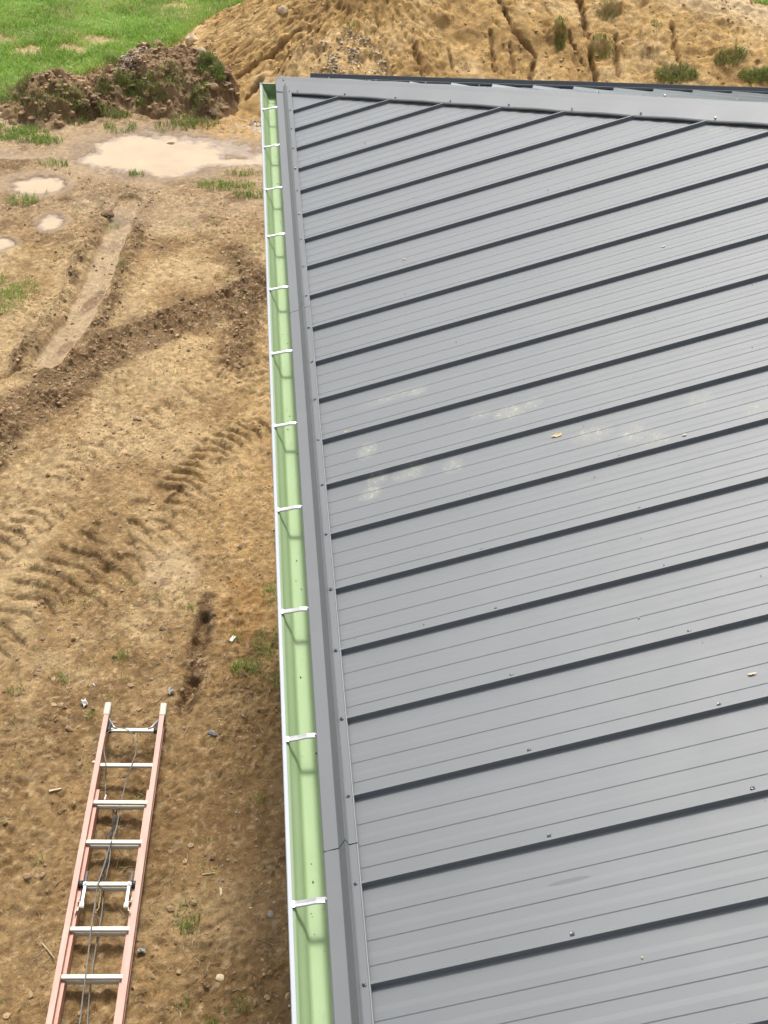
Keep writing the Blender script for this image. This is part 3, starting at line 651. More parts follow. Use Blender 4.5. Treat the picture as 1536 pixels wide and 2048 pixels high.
rgx = np.random.default_rng(44)
gx = np.concatenate([gx] + [q[0] for q in bl]); gy = np.concatenate([gy] + [q[1] for q in bl]); gr = np.concatenate([gr, .008 + .014 * rgx.uniform(0, 1, len(gx) - len(gr)) ** 2])
pal = np.array([[.72, .62, .46], [.50, .37, .23], [.45, .41, .34], [.85, .78, .64], [.55, .34, .19], [.36, .29, .21]])
o = pebbles('gravel', gx, gy, gr, pal[rgx.integers(0, 6, len(gx))] * rgx.uniform(.7, 1.1, (len(gx), 1)), 45, sink=.25, flat=.65, lumpy=.07); tag(o, 'small pale rounded stones strewn beside the wall and in patches on the heaps', 'gravel', kind='stuff')
# straw
rg = np.random.default_rng(51); n = 1300; qx = rg.uniform(-2.5, -.1, n); qy = rg.uniform(-4.9, 3.2, n); k = rg.uniform(0, 1, n) < (.35 + .65 * (1 - smoothstep(-2, 2, qy))); qx, qy = qx[k], qy[k]; n = len(qx)
L = .018 + .09 * rg.uniform(0, 1, n) ** 3; a = rg.uniform(0, 3.14, n); w = rg.uniform(.0012, .0026, n); hx_, hy_ = np.cos(a) * L / 2, np.sin(a) * L / 2; bend = rg.normal(0, .18, n) * L
nx_, ny_ = -np.sin(a), np.cos(a)
Vs = []
for sgn, bf in ((-1, 0), (0, 1), (1, 0)):
    X_ = qx + sgn * hx_ + bf * bend * nx_; Y_ = qy + sgn * hy_ + bf * bend * ny_; Z_ = top_z(X_, Y_) + .004 + .006 * rg.uniform(0, 1, n)
    for (o1, o2) in ((-1, 0), (1, 0), (0, 1.6)): Vs.append(np.stack([X_ + o1 * nx_ * w, Y_ + o1 * ny_ * w, Z_ + o2 * w], 1))
V = np.stack(Vs, 1).reshape(-1, 3); b_ = np.arange(n)[:, None] * 9
Ft = np.concatenate([b_ + np.array([q]) for q in ([0, 3, 5], [0, 5, 2], [3, 6, 8], [3, 8, 5], [1, 2, 5], [1, 5, 4], [4, 5, 8], [4, 8, 7])])
tc_ = np.array([[.58, .47, .27], [.68, .58, .38], [.40, .28, .14]])[rg.integers(0, 3, n)]
o = np_mesh('straw_litter', V, Ft, M_GRIT, smooth=False, colors={'tint': np.repeat(tc_, 9, 0)}, tri=True); tag(o, 'broken straw and dry stalks strewn over the soil', 'straw', kind='stuff')

# ------------------------------------------------------------------ single stones and litter
def rock(name, px, py, r, label, seed, z=G, mat=None, flat=.8, cat='rock', xy=None, group=None, name2=None):
    p = xy if xy else on_surf(px, py); zz = top_z(p[0], p[1])[0]; rg = np.random.default_rng(seed)
    v = IV2.copy(); n1 = fbm(v[:, 0] * 1 + seed, v[:, 1] + v[:, 2], .8, 3, seed); v = v * (1 + (.28 if 'clod' not in name else .6) * n1[:, None])
    v = np.round(v * 2.6) / 2.6 * .35 + v * .65
    v = v * np.array([r * rg.uniform(.9, 1.25), r * rg.uniform(.75, 1), r * flat])
    me = bpy.data.meshes.new(name); me.from_pydata(v.tolist(), [], IF2.tolist()); me.update()
    o = link_mesh(name, me, mat or M_STONE); o.location = (p[0], p[1], zz + r * flat * .35); o.rotation_euler = (0, 0, rg.uniform(0, 6)); tag(o, label, cat, group); return o
M_PALE = simple('pale_rock', (.52, .40, .25), .9, 0, .3, 9, .02); M_CLOD = simple('dark_clod', (.15, .095, .05), .95, 0, .35, 30, .01)
rock('rock', 383, 88, .14, 'large pale tan rock on the crest between the dark heap and the sandy bank', 3, G + .45, M_PALE)
rock('rock', 402, 104, .07, 'smaller pale rock tucked against the large tan rock on the crest', 4, G + .4, M_PALE)
rock('rock', 315, 92, .09, 'rounded brown lump on the back edge of the dark soil heap', 5, G + .45, simple('brown_rock', (.27, .18, .10), .95, 0, .3, 12, .02))
rock('rock', 565, 25, .09, 'rough tan block at the grassy edge near the top of the sandy bank', 6, G + .9, M_PALE)
rock('rock', 428, 178, .07, 'brown stone at the foot of the sandy bank by the grassy clump', 7, G + .1, simple('brown_rock', (.27, .18, .10), .95, 0, .3, 12, .02))
rock('soil_clod', 365, 600, .028, 'lone dark clod lying on bare soil right of the churned wheel tracks', 8, G, M_CLOD, cat='clod')
rock('soil_clod', 342, 292, .055, 'dark clod poking out of the large muddy puddle', 9, G, M_CLOD, .5, cat='clod')
rock('soil_clod', 424, 228, .08, 'dark clod on the smooth sand at the foot of the bank', 10, G, M_CLOD, cat='clod')
rock('soil_clod', 214, 432, .085, 'long dark lump beside the wet wheel track below the puddles', 11, G, M_CLOD, .5, cat='clod')
rock('stone', 440, 1957, .028, 'flat angular tan stone right of the ladder near the bottom edge', 12, G, M_WOOD, .45, cat='stone')
rock('stone', 541, 1830, .02, 'largest grey pebble on the dark shaded soil beside the gutter', 13, G, simple('grey_stone', (.36, .34, .28), .8, 0, .2, 20), .7, cat='stone')
def scrap(name, px, py, w, l, rz, mat, label, cat, crumple=.004, thick=.0012, seed=1):
    p = at(px, py); rg = np.random.default_rng(seed); nx, ny = 5, 7; vs = []
    for j in range(ny):
        for i in range(nx):
            u = (i / (nx - 1) - .5) * w; v = (j / (ny - 1) - .5) * l; jag = 1 + (.12 * rg.normal() if crumple > .003 and (i in (0, nx - 1) or j in (0, ny - 1)) else 0)
            vs.append((u * jag, v * jag, .006 + crumple * rg.uniform(0, 1.6)))
    fs = [(j * nx + i, j * nx + i + 1, (j + 1) * nx + i + 1, (j + 1) * nx + i) for j in range(ny - 1) for i in range(nx - 1)]
    nb = len(vs); vs += [(a, b, c - thick) for a, b, c in vs]; fs += [tuple(nb + k for k in reversed(f)) for f in fs]
    rim = [i for i in range(nx)] + [j * nx + nx - 1 for j in range(1, ny)] + [(ny - 1) * nx + i for i in range(nx - 2, -1, -1)] + [j * nx for j in range(ny - 2, 0, -1)]
    fs += [(a, nb + a, nb + b2, b2) for a, b2 in zip(rim, rim[1:] + rim[:1])]
    o = MB().add(vs, fs).build(name, mat); o.location = (p[0], p[1], top_z(p[0], p[1])[0]); o.rotation_euler = (0, 0, rz); tag(o, label, cat); return o
scrap('paper_scrap', 465, 1279, .026, .060, -.55, M_PAPER, 'clean white rectangular scrap between the dark rut and the gutter', 'scrap', .0006, .003)
scrap('paper_scrap', 170, 1409, .035, .05, .5, M_PAPER, 'crumpled white scrap on the soil left of the ladder tip', 'scrap', .022, seed=3)
scrap('paper_scrap', 342, 1387, .04, .05, .2, simple('dull_plastic', (.55, .53, .47), .4, 0, .15, 60), 'dull translucent scrap above the right ladder tip', 'scrap', .022, seed=4)
scrap('paper_scrap', 188, 1371, .012, .035, .6, M_PAPER, 'tiny white sliver on the soil just above the ladder', 'scrap', .008, seed=5)
scrap('plastic_scrap', 284, 1905, .045, .026, .0, simple('clear_plastic', (.72, .74, .72), .25, 0, .1, 60), 'small crushed grey plastic piece right of the ladder rail', 'scrap', .016, seed=6)
scrap('slate_chip', 425, 1471, .065, .028, -.5, simple('slate_grey', (.24, .26, .29), .5, 0, .1, 60), 'bluish grey chip on the soil right of the ladder tip', 'chip', .006, .003, seed=7)
def chip(px, py, l, w, rz, label, seed=1, mat=None):
    p = at(px, py); mb = MB(); zz = top_z(p[0], p[1])[0] + .008
    o = mb.box((0, 0, 0), (l, w, .008)).build('wood_chip', mat or M_WOOD, bevel=.0015); o.location = (p[0], p[1], zz); o.rotation_euler = (.06, .05, rz); tag(o, label, 'wood chip')
    me = o.data
    for v in me.vertices:
        if v.co.x > 0: v.co.y *= .55; v.co.z += .002
    return o
chip(111, 1580, .085, .016, .22, 'thin pale wood splinter on the soil left of the ladder')
chip(417, 1748, .085, .008, .12, 'thin straight wooden sliver lying crosswise right of the ladder')
chip(442, 1785, .016, .065, .1, 'short pale wooden chip just below the straight sliver')
chip(98, 1905, .13, .006, -.85, 'long narrow pale splinter left of the ladder near the bottom')

# ------------------------------------------------------------------ extension ladder
def build_ladder():
    t0 = at(214, 1410, -3.53); t1 = at(331, 1417, -3.53); r6 = (at(118.2, 1953, -3.53) + at(251.7, 1956.6, -3.53)) / 2
    r0 = (at(216.3, 1458, -3.53) + at(314, 1464.7, -3.53)) / 2
    d = (r0 - r6)[:2]; rz = math.atan2(d[1], d[0]) - math.pi / 2; sp = np.linalg.norm(d) / 6
    base = G + .02
    lad = empty('extension_ladder', (r0[0], r0[1], base), rz); tag(lad, 'pink fibreglass extension ladder with pale rungs lying flat on the soil', 'ladder')
    # local: y forward to the tip, x right, z up.  top section flanges at z .15
    def rail(x, out, y0, y1, z0, z1, fw, name, th=.004):
        mb = MB(); n = 24
        prof = [(x + out * fw, z1), (x, z1), (x, z0), (x + out * fw, z0), (x + out * fw, z0 + th), (x + out * th, z0 + th), (x + out * th, z1 - th), (x + out * fw, z1 - th)]
        ys_ = [y0 + (y1 - y0) * k / n for k in range(n + 1)]; vs = []; fs = []
        for yy in ys_: vs += [(a, yy, b) for a, b in prof]
        m = len(prof)
        for k in range(n):
            for j in range(m): fs.append((k * m + j, k * m + (j + 1) % m, (k + 1) * m + (j + 1) % m, (k + 1) * m + j))
        for q in (0, n * m):
            fs += [(q + 0, q + 1, q + 6, q + 7), (q + 1, q + 2, q + 5, q + 6), (q + 2, q + 3, q + 4, q + 5)]
        mb.add(vs, fs); return mb.build(name, M_PINK, lad)
    W = .179; yt = .155; yb = -sp * 9.6
    for sx in (-1, 1):
        rail(sx * W, sx, yb, yt, .068, .148, .034, 'rail')
        rail(sx * (W - .021), sx, yb + .2, -sp * 2 + .115, .012, .098, .022, 'rail')
        c = MB().box((sx * (W + .019), yt + .012, .108), (.046, .115, .088)).build('rail_cap', M_CAPP, lad, bevel=.006)
        # brace from the tip to the first rung
        MB().tube([(sx * (W - .004), .095, .12), (sx * (W - .045), .02, .128), (sx * (W - .07), .006, .128)], [.006, .006, .006], 6).build('brace', M_STRAP, lad, True)
        MB().tube([(sx * (W - .001), 0, .112), (sx * (W - .03), 0, .112)], [.026, .021], 12).build('collar', M_DARK, lad, True)
        MB().tube([(sx * (W - .001), .09, .112), (sx * (W - .012), .06, .112), (sx * (W - .012), .0, .112)], [.014, .014, .014], 8).build('gusset', M_DARK, lad)
    for k in range(10):
        y = -k * sp
        mb = MB(); r = .0165
        # ribbed D-shaped rung, flat on top
        prof = [(math.cos(a) * r * (1.0 if math.sin(a) < .4 else .98), min(math.sin(a) * r, r * .72)) for a in np.linspace(0, 2 * math.pi, 17)[:-1]]
        vs = []; fs = []
        for xx in (-W - .001, W + .001): vs += [(xx, y + a, .112 + b) for a, b in prof]
        m = len(prof); fs = [(j, (j + 1) % m, m + (j + 1) % m, m + j) for j in range(m)] + [tuple(range(m)), tuple(range(2 * m - 1, m - 1, -1))]
        mb.add(vs, fs); mb.build('rung', M_RUNG, lad)
        for sx in (-1, 1): MB().tube([(sx * (W + .004), y, .112), (sx * (W + .008), y, .112)], .019, 12).build('rung_plate', M_RUNG, lad)
        if k >= 2:
            vs = []
            for xx in (-W + .02, W - .02): vs += [(xx, y - .004 + a, .068 + b) for a, b in prof]
            MB().add(vs, fs).build('rung', M_RUNG, lad)
    # rung locks on the fifth rung
    y4 = -4 * sp
    for sx in (-1, 1):
        MB().tube([(sx * (W - .0), y4, .112), (sx * (W - .028), y4, .112)], .0235, 12).build('collar', M_DARK, lad, True)
        x = sx * (W - .043)
        lk = MB(); lk.tube([(x - .006, y4, .112), (x + .006, y4, .112)], .0215, 12)
        lk.box((x, y4 - .085, .122), (.013, .135, .006)); lk.box((x - .007, y4 - .085, .116), (.002, .135, .018)); lk.box((x + .007, y4 - .085, .116), (.002, .135, .018))
        lk.build('rung_lock', M_STRAP, lad)
        hk = MB()
        hk.box((x - .012, y4 - .146, .110), (.004, .03, .035)); hk.box((x + .012, y4 - .146, .110), (.004, .03, .035)); hk.box((x, y4 - .162, .110), (.028, .004, .035))
        hk.box((x + sx * .020, y4 - .125, .110), (.014, .004, .03)); hk.box((x + sx * .0265, y4 - .112, .110), (.004, .03, .03))
        hk.box((x + sx * .017, y4 - .172, .110), (.004, .02, .03)); hk.box((x + sx * .024, y4 - .183, .110), (.014, .004, .03)); hk.box((x + sx * .030, y4 - .193, .110), (.004, .02, .03))
        hk.build('lock_hook', M_RUNG, lad)
        lt = MB().box((x + sx * .006, y4 + .055, .10), (.014, .06, .012)); lt.tube([(x + sx * .006, y4 + .022, .102), (x + sx * .006, y4 + .03, .108)], .010, 8)
        lt.box((x + sx * .006, y4 + .09, .10), (.018, .01, .014)); lt.build('lock_latch', M_DARK, lad)
    # rope, modelled in world coordinates then made local
    def rope(pts, z, r, nm, wob=.0, mat=M_ROPE):
        P = [Vector(at(px, py, zz).tolist()) for (px, py), zz in zip(pts, z)]
        Q = []
        for i in range(len(P) - 1):
            p0, p1, p2, p3 = P[max(i - 1, 0)], P[i], P[i + 1], P[min(i + 2, len(P) - 1)]
            for k in range(8):
                t = k / 8; Q.append(.5 * ((2 * p1) + (p2 - p0) * t + (2 * p0 - 5 * p1 + 4 * p2 - p3) * t * t + (3 * p1 - p0 - 3 * p2 + p3) * t ** 3) + Vector((random.uniform(-wob, wob), random.uniform(-wob, wob), random.uniform(-wob, wob))))
        Q.append(P[-1]); inv = (Matrix.Translation(lad.location) @ Matrix.Rotation(rz, 4, 'Z')).inverted()
        return MB().tube([inv @ q for q in Q], r, 7).build(nm, mat, lad, True)
    zt = base + .137; zm = base + .09
    rope([(210, 1597), (211, 1560), (212, 1530), (208, 1500), (209, 1475), (222, 1460), (240, 1456), (258, 1462), (270, 1482), (272, 1503), (266, 1522), (261, 1537), (252, 1565), (243, 1598), (239, 1615), (236, 1640), (230, 1665), (222, 1685)],
         [base + .03, base + .05, zt, base + .12, base + .14, zt + .02, zt + .03, zt + .02, zt, zt - .01, zt, zt, zm, base + .085, base + .075, base + .06, base + .09, zt], .0036, 'rope')
    rope([(212, 1590), (209, 1600)], [base + .03, base + .03], .006, 'rope_end', mat=M_PAPER)
    rope([(222, 1685), (219, 1720), (213, 1750), (209, 1775), (206, 1800), (203, 1830), (197, 1862), (190, 1905), (182, 1960), (177, 2010), (174, 2060), (168, 2130)], [zt - .03, zm, zm, base + .05, base + .05, base + .05, base + .05, base + .045, base + .05, base + .04, base + .05, base + .05], .0042, 'rope')
    rope([(220, 1690), (210, 1725), (200, 1755), (196, 1768), (192, 1790), (188, 1820), (182, 1858), (178, 1895), (172, 1945), (166, 1990), (160, 2040), (150, 2110)], [zt - .02, zm + .02, zt, zt + .005, zm + .03, zm + .03, zt + .002, zm + .03, zt + .002, zm + .03, zm + .02, zt], .0045, 'rope')
    random.seed(3)
    for q in range(4):     # dark tangle between the third and fifth rungs
        pts = [(236 - 3 * q + random.uniform(-5, 5), 1618), (231 + random.uniform(-8, 8), 1650), (224 + random.uniform(-10, 9), 1672), (219 + random.uniform(-6, 6), 1700), (210 + random.uniform(-7, 7), 1722), (206 + random.uniform(-5, 4), 1748), (201, 1765)]
        rope(pts, [base + .04, base + .07, base + .10, base + .06, base + .05, base + .08, base + .12], .0030, 'rope', .004, M_DARK)
    rope([(198, 1768), (201, 1790), (197, 1815), (190, 1826), (193, 1800), (200, 1778)], [base + .12, base + .08, base + .06, base + .06, base + .08, base + .11], .004, 'rope', .003, simple('tan_rope', (.50, .38, .2), .8, 0, .3, 140))
build_ladder()

# ------------------------------------------------------------------ building
bld = empty('building', (0, 0, G)); tag(bld, 'building with a hipped charcoal metal roof and a green lined gutter along its eave', 'building')
def loc(mb): mb.v = [(x, y, z - G) for x, y, z in mb.v]; return mb
YC = .61                                       # corner of the eaves: x = 0, y = YC
def slope_mesh(n_ribs, first, xmax, swap=False):
    """ribbed sheet; q = distance along the eave, w = distance up the slope in plan"""
    mb = MB(); prof = []
    Hh = .020
    for k in n_ribs:
        q = first - k * S                      # near edge of the rib
        # listed from far to near (decreasing q)
        prof += [(q + .016, -Hh), (q + .0105, -.002), (q + .009, 0), (q + .0012, 0), (q, -.002), (q - .0035, -Hh + .001), (q - .006, -Hh)]
        for fr in (.31, .555, .80):
            c = q - fr * S
            prof += [(c + .040, -Hh), (c + .024, -Hh + .0015), (c + .0016, -Hh + .0015), (c - .0016, -Hh)]
    return prof
def build_slope(name, prof, to_xyz, wend, mat, w0=-.03, parts=14):
    V = []; n = len(prof)
    for q, dz in prof:
        we = wend(q)
        for j in range(parts + 1):
            w = w0 + (we - w0) * j / parts
            V.append(to_xyz(q, w, dz))
    V = np.array(V); V[:, 2] -= G; m = parts + 1
    i = np.arange(n - 1)[:, None] * m + np.arange(parts)[None]; Fq = np.stack([i, i + m, i + m + 1, i + 1], -1).reshape(-1, 4)
    o = np_mesh(name, V, Fq, mat, bld, smooth=False); return o
# left slope, rising towards +x
profL = slope_mesh(range(0, 34), 0.0, 9)
top = [(.29 + .0, -.02)]
profL = [(.56, -.02)] + [(c, z) for f in (.2, .45, .7) for c, z in ((.305 + .034 + .25 - f * .305, -.02), (.305 + .027 + .25 - f * .305, -.0178), (.305 + .25 - f * .305 + .0012, -.0178), (.305 + .25 - f * .305 - .0012, -.02))] + profL
profL = sorted(profL, key=lambda a: -a[0])
XR = 7.0
def toL(q, w, dz): return (w - dz * SP, q, w * TP + dz * CP)
roofL = build_slope('roof_panel', profL, toL, lambda q: min(YC - q, XR), M_ROOF)
# far slope, rising towards -y
profF = [(x, z) for x, z in [(-a, b) for a, b in slope_mesh(range(0, 22), -.281, 9)]]
profF = [(-.0 + .02, -.02)] + [(a, b) for a, b in profF if a > .03]
def toF(q, w, dz): return (q, YC - w + dz * SP, w * TP + dz * CP)
roofF = build_slope('roof_panel', profF, toF, lambda q: max(min(q, XR - .5), .0), M_ROOF)
roofF['label'] = 'far slope falling away behind the hip cap'; roofL['label'] = 'near slope falling to the green gutter'

# eave trim: profile across (w outwards negative, height above the rib plane) swept along the eave
def trim(name, a0, a1, far=False, lift=0.0, peak=.034):
    t = .0012
    P_ = [(.0135, -.0095), (.0140, .0035), (.0115, .0045), (.0095, .003), (-.0112, .003), (-.0125, .0048), (-.0138, .0048), (-.0155, peak - .002), (-.0168, peak), (-.0184, peak - .002), (-.0455, .0005), (-.0480, -.001), (-.0930, -.0015), (-.0975, -.004), (-.0985, -.035)]
    Q_ = [(a, b - t * 1.2) for a, b in reversed(P_)]
    pr = P_ + Q_; m = len(pr); n = 40; V = []; Fq = []
    for k in range(n + 1):
        s = a0 + (a1 - a0) * k / n; wv = .0012 * math.sin(s * 3.1 + 1) + .0008 * math.sin(s * 9.7)
        for w, z in pr:
            z = z + lift + (wv if w > -.03 else .0)
            if far: x, y, zz = s, YC - w * CP - z * (-SP), w * SP + z * CP
            else: x, y, zz = w * CP - z * SP, s, w * SP + z * CP
            V.append((x, y, zz - G))
    for k in range(n):
        for j in range(m): Fq.append((k * m + j, k * m + (j + 1) % m, (k + 1) * m + (j + 1) % m, (k + 1) * m + j))
    mb = MB(); mb.add(V, Fq); mb.f += [tuple(range(m)), tuple(range((n + 1) * m - 1, n * m - 1, -1))]
    return mb.build(name, M_TRIM, bld)
trims = [trim('eave_trim', .435, -2.545), trim('eave_trim', -2.5485, -5.655), trim('eave_trim', -5.6585, -8.75), trim('eave_trim', -8.7535, -11.6)]
farT = trim('eave_trim', .16, XR, True, peak=.034)
# screws
sv = MB(); 
def screw_mesh():
    mb = MB(); n = 12
    rings = [(.0072, 0), (.0072, .0012), (.0060, .0022), (.0040, .0025), (.0040, .0062), (.0030, .0070)]
    vs = [(r * math.cos(2 * math.pi * k / n), r * math.sin(2 * math.pi * k / n), z) for r, z in rings for k in range(n)]
    fs = [(i * n + k, i * n + (k + 1) % n, (i + 1) * n + (k + 1) % n, (i + 1) * n + k) for i in range(len(rings) - 1) for k in range(n)] + [tuple(range((len(rings) - 1) * n, len(rings) * n))]
    mb.add(vs, fs); me = bpy.data.meshes.new('screw'); me.from_pydata(mb.v, [], mb.f); me.update(); me.materials.append(M_SCREW); me.polygons.foreach_set('use_smooth', [k < 4 * n for k in range(len(me.polygons))]); return me
SM = screw_mesh()
def screw(p, parent, far=False, tilt=None):
    o = bpy.data.objects.new('screw', SM); col.objects.link(o); o.parent = parent
    o.location = (p[0], p[1], p[2] - G)
    o.rotation_euler = ((-PITCH if far else 0) + random.uniform(-.06, .06), (0 if far else -PITCH) + random.uniform(-.06, .06), random.uniform(0, 6)); return o
for k in range(-1, 25):
    y = -k * S + .003 if k >= 0 else .345
    par = trims[0] if y > -2.545 else (trims[1] if y > -5.655 else trims[2])
    w = -.002 if k >= 0 else .0; z = .0035
    screw((w * CP - z * SP, y, w * SP + z * CP), par)
for k in range(1, 24):
    y = -k * S + .0265
    for u in ((.58, 1.175, 1.79, 2.4, 3.0) if k > 4 else (.58, 1.175, 1.79)):
        if u * CP > YC - y - .35 or (k < 11 and u < 1) : continue
        if y < -5.5 and u > 1.6: continue
        z = -.0195; w = u * CP
        screw((w - z * SP, y, w * TP + z * CP), roofL)
# hip cap: two wings lying on the ribs, hem and a soft ripple
def hip_cap():
    n = 120; V = []; Fq = []; offs = [-.205, -.2045, -.198, -.15, -.10, -.05, -.012, 0, .012, .05, .10, .15, .198, .2045, .205]
    s0, s1 = -.230, XR - .4; m = len(offs); lo = []
    for k in range(n + 1):
        s = s0 + (s1 - s0) * k / n                        # x of the hip line
        for e in offs:
            # offset across the cap in plan: along y on the near wing (towards -y), along x on the far wing
            ax = s + abs(e) / math.sqrt(2) * (1 if e > 0 else -1) * (1)
            ay = YC - s + abs(e) / math.sqrt(2) * (1 if e > 0 else -1)
            px, py = ax, ay
            px = max(px, -.090 + .0002 * e); py = min(py, .690 + .0002 * e); base = min(px, YC - py) * TP
            rip = .0022 * math.sin(s * 2 * math.pi / S + (1 if e < 0 else 2)) * (abs(e) / .2) + .0015 * math.sin(s * 2.3)
            z = base + .004 + rip - (.004 if abs(e) > .2042 else 0) - (.006 if abs(e) > .2047 else 0) + (.003 if abs(e) < .013 else 0)
            V.append((px, py, z - G)); lo.append((px, py, z - .0016 - G))
    for k in range(n):
        for j in range(m - 1): Fq.append((k * m + j, (k + 1) * m + j, (k + 1) * m + j + 1, k * m + j + 1))
    nb = len(V); mb = MB(); mb.add(V + lo, Fq + [tuple(nb + q for q in reversed(f)) for f in Fq])
    rim = list(range(m)) + [k * m + m - 1 for k in range(1, n + 1)] + [n * m + j for j in range(m - 2, -1, -1)] + [k * m for k in range(n - 1, 0, -1)]
    mb.f += [(a, b2, nb + b2, nb + a) for a, b2 in zip(rim, rim[1:] + rim[:1])]
    return mb.build('hip_cap', M_TRIM, bld)
hc = hip_cap()
def cap_screw(x, y):
    z = min(x, YC - y) * TP + .0075; screw((x, y, z), hc, far=(x > YC - y))
hips = [(596.3, 178), (692.5, 183.8), (792.9, 191.9), (900, 198), (1015.5, 207), (1143, 215), (1280.5, 224.5), (1427, 235)]
for k in range(-1, 18):
    y = -k * S - .012; x = .324 + .035 + k * S; 
    if x > .02: cap_screw(x, y)
for j in range(0, 18):
    x = .281 + .3048 * j + .012; y = YC - (x - .30) + .03 - .05
    if x - .3 < 6: cap_screw(x, y + .02)
cap_screw(-.035, .575)
# apron cover piece where the cap meets the corner
cv = MB()
def P3(x, y, dz): return (x, y, x * TP + dz)
# fascia, soffit and walls under the roof
loc(MB().box((-.055, -5.2, -.125), (.012, 11.55, .16))).build('fascia', M_TRIM, bld)
loc(MB().box((3.4, YC + .05, -.125), (6.88, .012, .16))).build('fascia', M_TRIM, bld)
loc(MB().box((.155, -5.0, -.215), (.40, 11.1, .012))).build('soffit', M_SOFF, bld)
loc(MB().box((3.8, .36, -.218), (6.4, .40, .012))).build('soffit', M_SOFF, bld)
wl = MB(); z0, z1 = G - .15, -.222
for i in range(18):       # vertical ribbed wall sheet on the eave side and on the far side
    pass
wl.box((3.85, -5.2, (z0 + z1) / 2), (7.0, 10.7, z1 - z0)); wl = loc(wl).build('wall', M_WALL, bld)
ws = MB()
for i in range(36): ws.box((.345, .0 - i * .3, (z0 + z1) / 2), (.022, .03, z1 - z0))
for i in range(22): ws.box((.5 + i * .3, .155, (z0 + z1) / 2), (.03, .022, z1 - z0))
loc(ws).build('siding_rib', M_WALL, bld)

# ------------------------------------------------------------------ gutter
gut = empty('gutter', (0, 0, 0)); 
gut.parent = bld; gut.location = (0, 0, -G)
ZT, ZB = -.057, -.147
GY0, GY1 = .625, -11.6
def gutter():
    # inner face profile, from the back edge down, across the bottom and up the stepped front
    inn = [(-.064, ZT + .012), (-.0645, ZB + .010), (-.068, ZB + .0015), (-.135, ZB), (-.1405, ZB + .002), (-.1475, ZB + .0155), (-.1495, ZB + .021), (-.1530, ZB + .030), (-.1640, ZB + .047), (-.1730, ZB + .060), (-.1775, ZB + .072), (-.1815, ZT - .006), (-.1875, ZT - .002)]
    def sweep(pr, name, mat, y0, y1, n=48):
        V = []; m = len(pr)
        for k in range(n + 1):
            y = y0 + (y1 - y0) * k / n; V += [(a, y, b) for a, b in pr]
        Fq = [(k * m + j, k * m + j + 1, (k + 1) * m + j + 1, (k + 1) * m + j) for k in range(n) for j in range(m - 1)]
        return MB().add(V, Fq), V, m, n
    mb, V, m, n = sweep(inn, 'trough', M_GREEN, GY0, GY1); tro = mb.build('gutter_lining', M_GREEN, gut, smooth=True)
    sh = [(-.1875, ZT - .002), (-.1880, ZT + .0005), (-.1895, ZT + .0015), (-.2005, ZT + .0015), (-.2025, ZT), (-.2030, ZT - .010), (-.2005, ZT - .014), (-.1860, ZB + .062), (-.1700, ZB + .045), (-.1560, ZB + .028), (-.1520, ZB + .010), (-.1480, ZB - .0025), (-.066, ZB - .0015), (-.0620, ZB + .008), (-.0620, ZT + .012)]
    mb, *_ = sweep(sh, 'gutter_shell', M_GUT, GY0, GY1); mb.build('gutter_shell', M_GUT, gut)
    # end cap: plate closing the far end
    pl = inn + [(-.2, ZT + .0013)]; cap = MB(); k = len(inn)
    a = [(x, GY0 + .001, z) for x, z in inn] + [(-.202, GY0 + .001, ZT + .0035), (-.064, GY0 + .001, ZT + .0035)]; b2 = [(x, GY0 + .004, z) for x, y, z in a]
    cap.add(a + b2, [tuple(range(len(a))), tuple(reversed(range(len(a), 2 * len(a))))] + [(i, (i + 1) % len(a), len(a) + (i + 1) % len(a), len(a) + i) for i in range(len(a))])
    cap.build('end_cap', M_GREEN, gut)
    lipc = MB().box((-.133, GY0 + .002, ZT + .004), (.142, .012, .004)); lipc.build('end_cap_lip', M_GUT, gut)
    # joint ring a hand's breadth from the end
    jr = [(x + (.0012 if x > -.1 else .002), z + .0015) for x, z in inn[1:-1]]
    mb, *_ = sweep(jr, 'seam', M_GREEN, .505, .490, 1); o = mb.build('seam', simple('seam_sealant', (.22, .42, .16), .4, 0, .05, 20), gut)
    return tro
gutter()
def hanger(y):
    mb = MB(); pts = [(-.190, ZT - .006), (-.186, ZT + .0015), (-.175, ZT + .003), (-.150, ZT + .008), (-.120, ZT + .016), (-.095, ZT + .0165), (-.068, ZT + .0145)]
    hw = .0105; V = []; nn = len(pts); cross = [(-hw, .0), (-hw, .003), (-hw + .002, .0045), (-.004, .0035), (0, .0026), (.004, .0035), (hw - .002, .0045), (hw, .003), (hw, 0)]
    m = len(cross)
    for x, z in pts: V += [(x, a, z + b) for a, b in cross]
    Fq = [(i * m + j, i * m + j + 1, (i + 1) * m + j + 1, (i + 1) * m + j) for i in range(nn - 1) for j in range(m - 1)]
    Fq += [tuple(range(m)), tuple(reversed(range((nn - 1) * m, nn * m)))] + [(i * m, (i + 1) * m, (i + 1) * m + m - 1, i * m + m - 1) for i in range(nn - 1)]
    mb.add(V, Fq)
    # folded clip at the lip, screw with a hex head at the back
    mb.box((-.186, 0, ZT + .004), (.007, .021, .006)); mb.tube([(-.092, 0, ZT + .022), (-.070, 0, ZT + .0215)], .0032, 8); mb.tube([(-.094, 0, ZT + .022), (-.089, 0, ZT + .022)], .0052, 8)
    mb.box((-.150, .0, ZT + .0085), (.008, .003, .0012))
    return mb
hm = None
HY = [at(530 + (q - 215) * .05, q + 2, -.046)[1] for q in (215, 290, 375, 468, 575, 703, 848, 1015, 1220, 1472, 1803)]
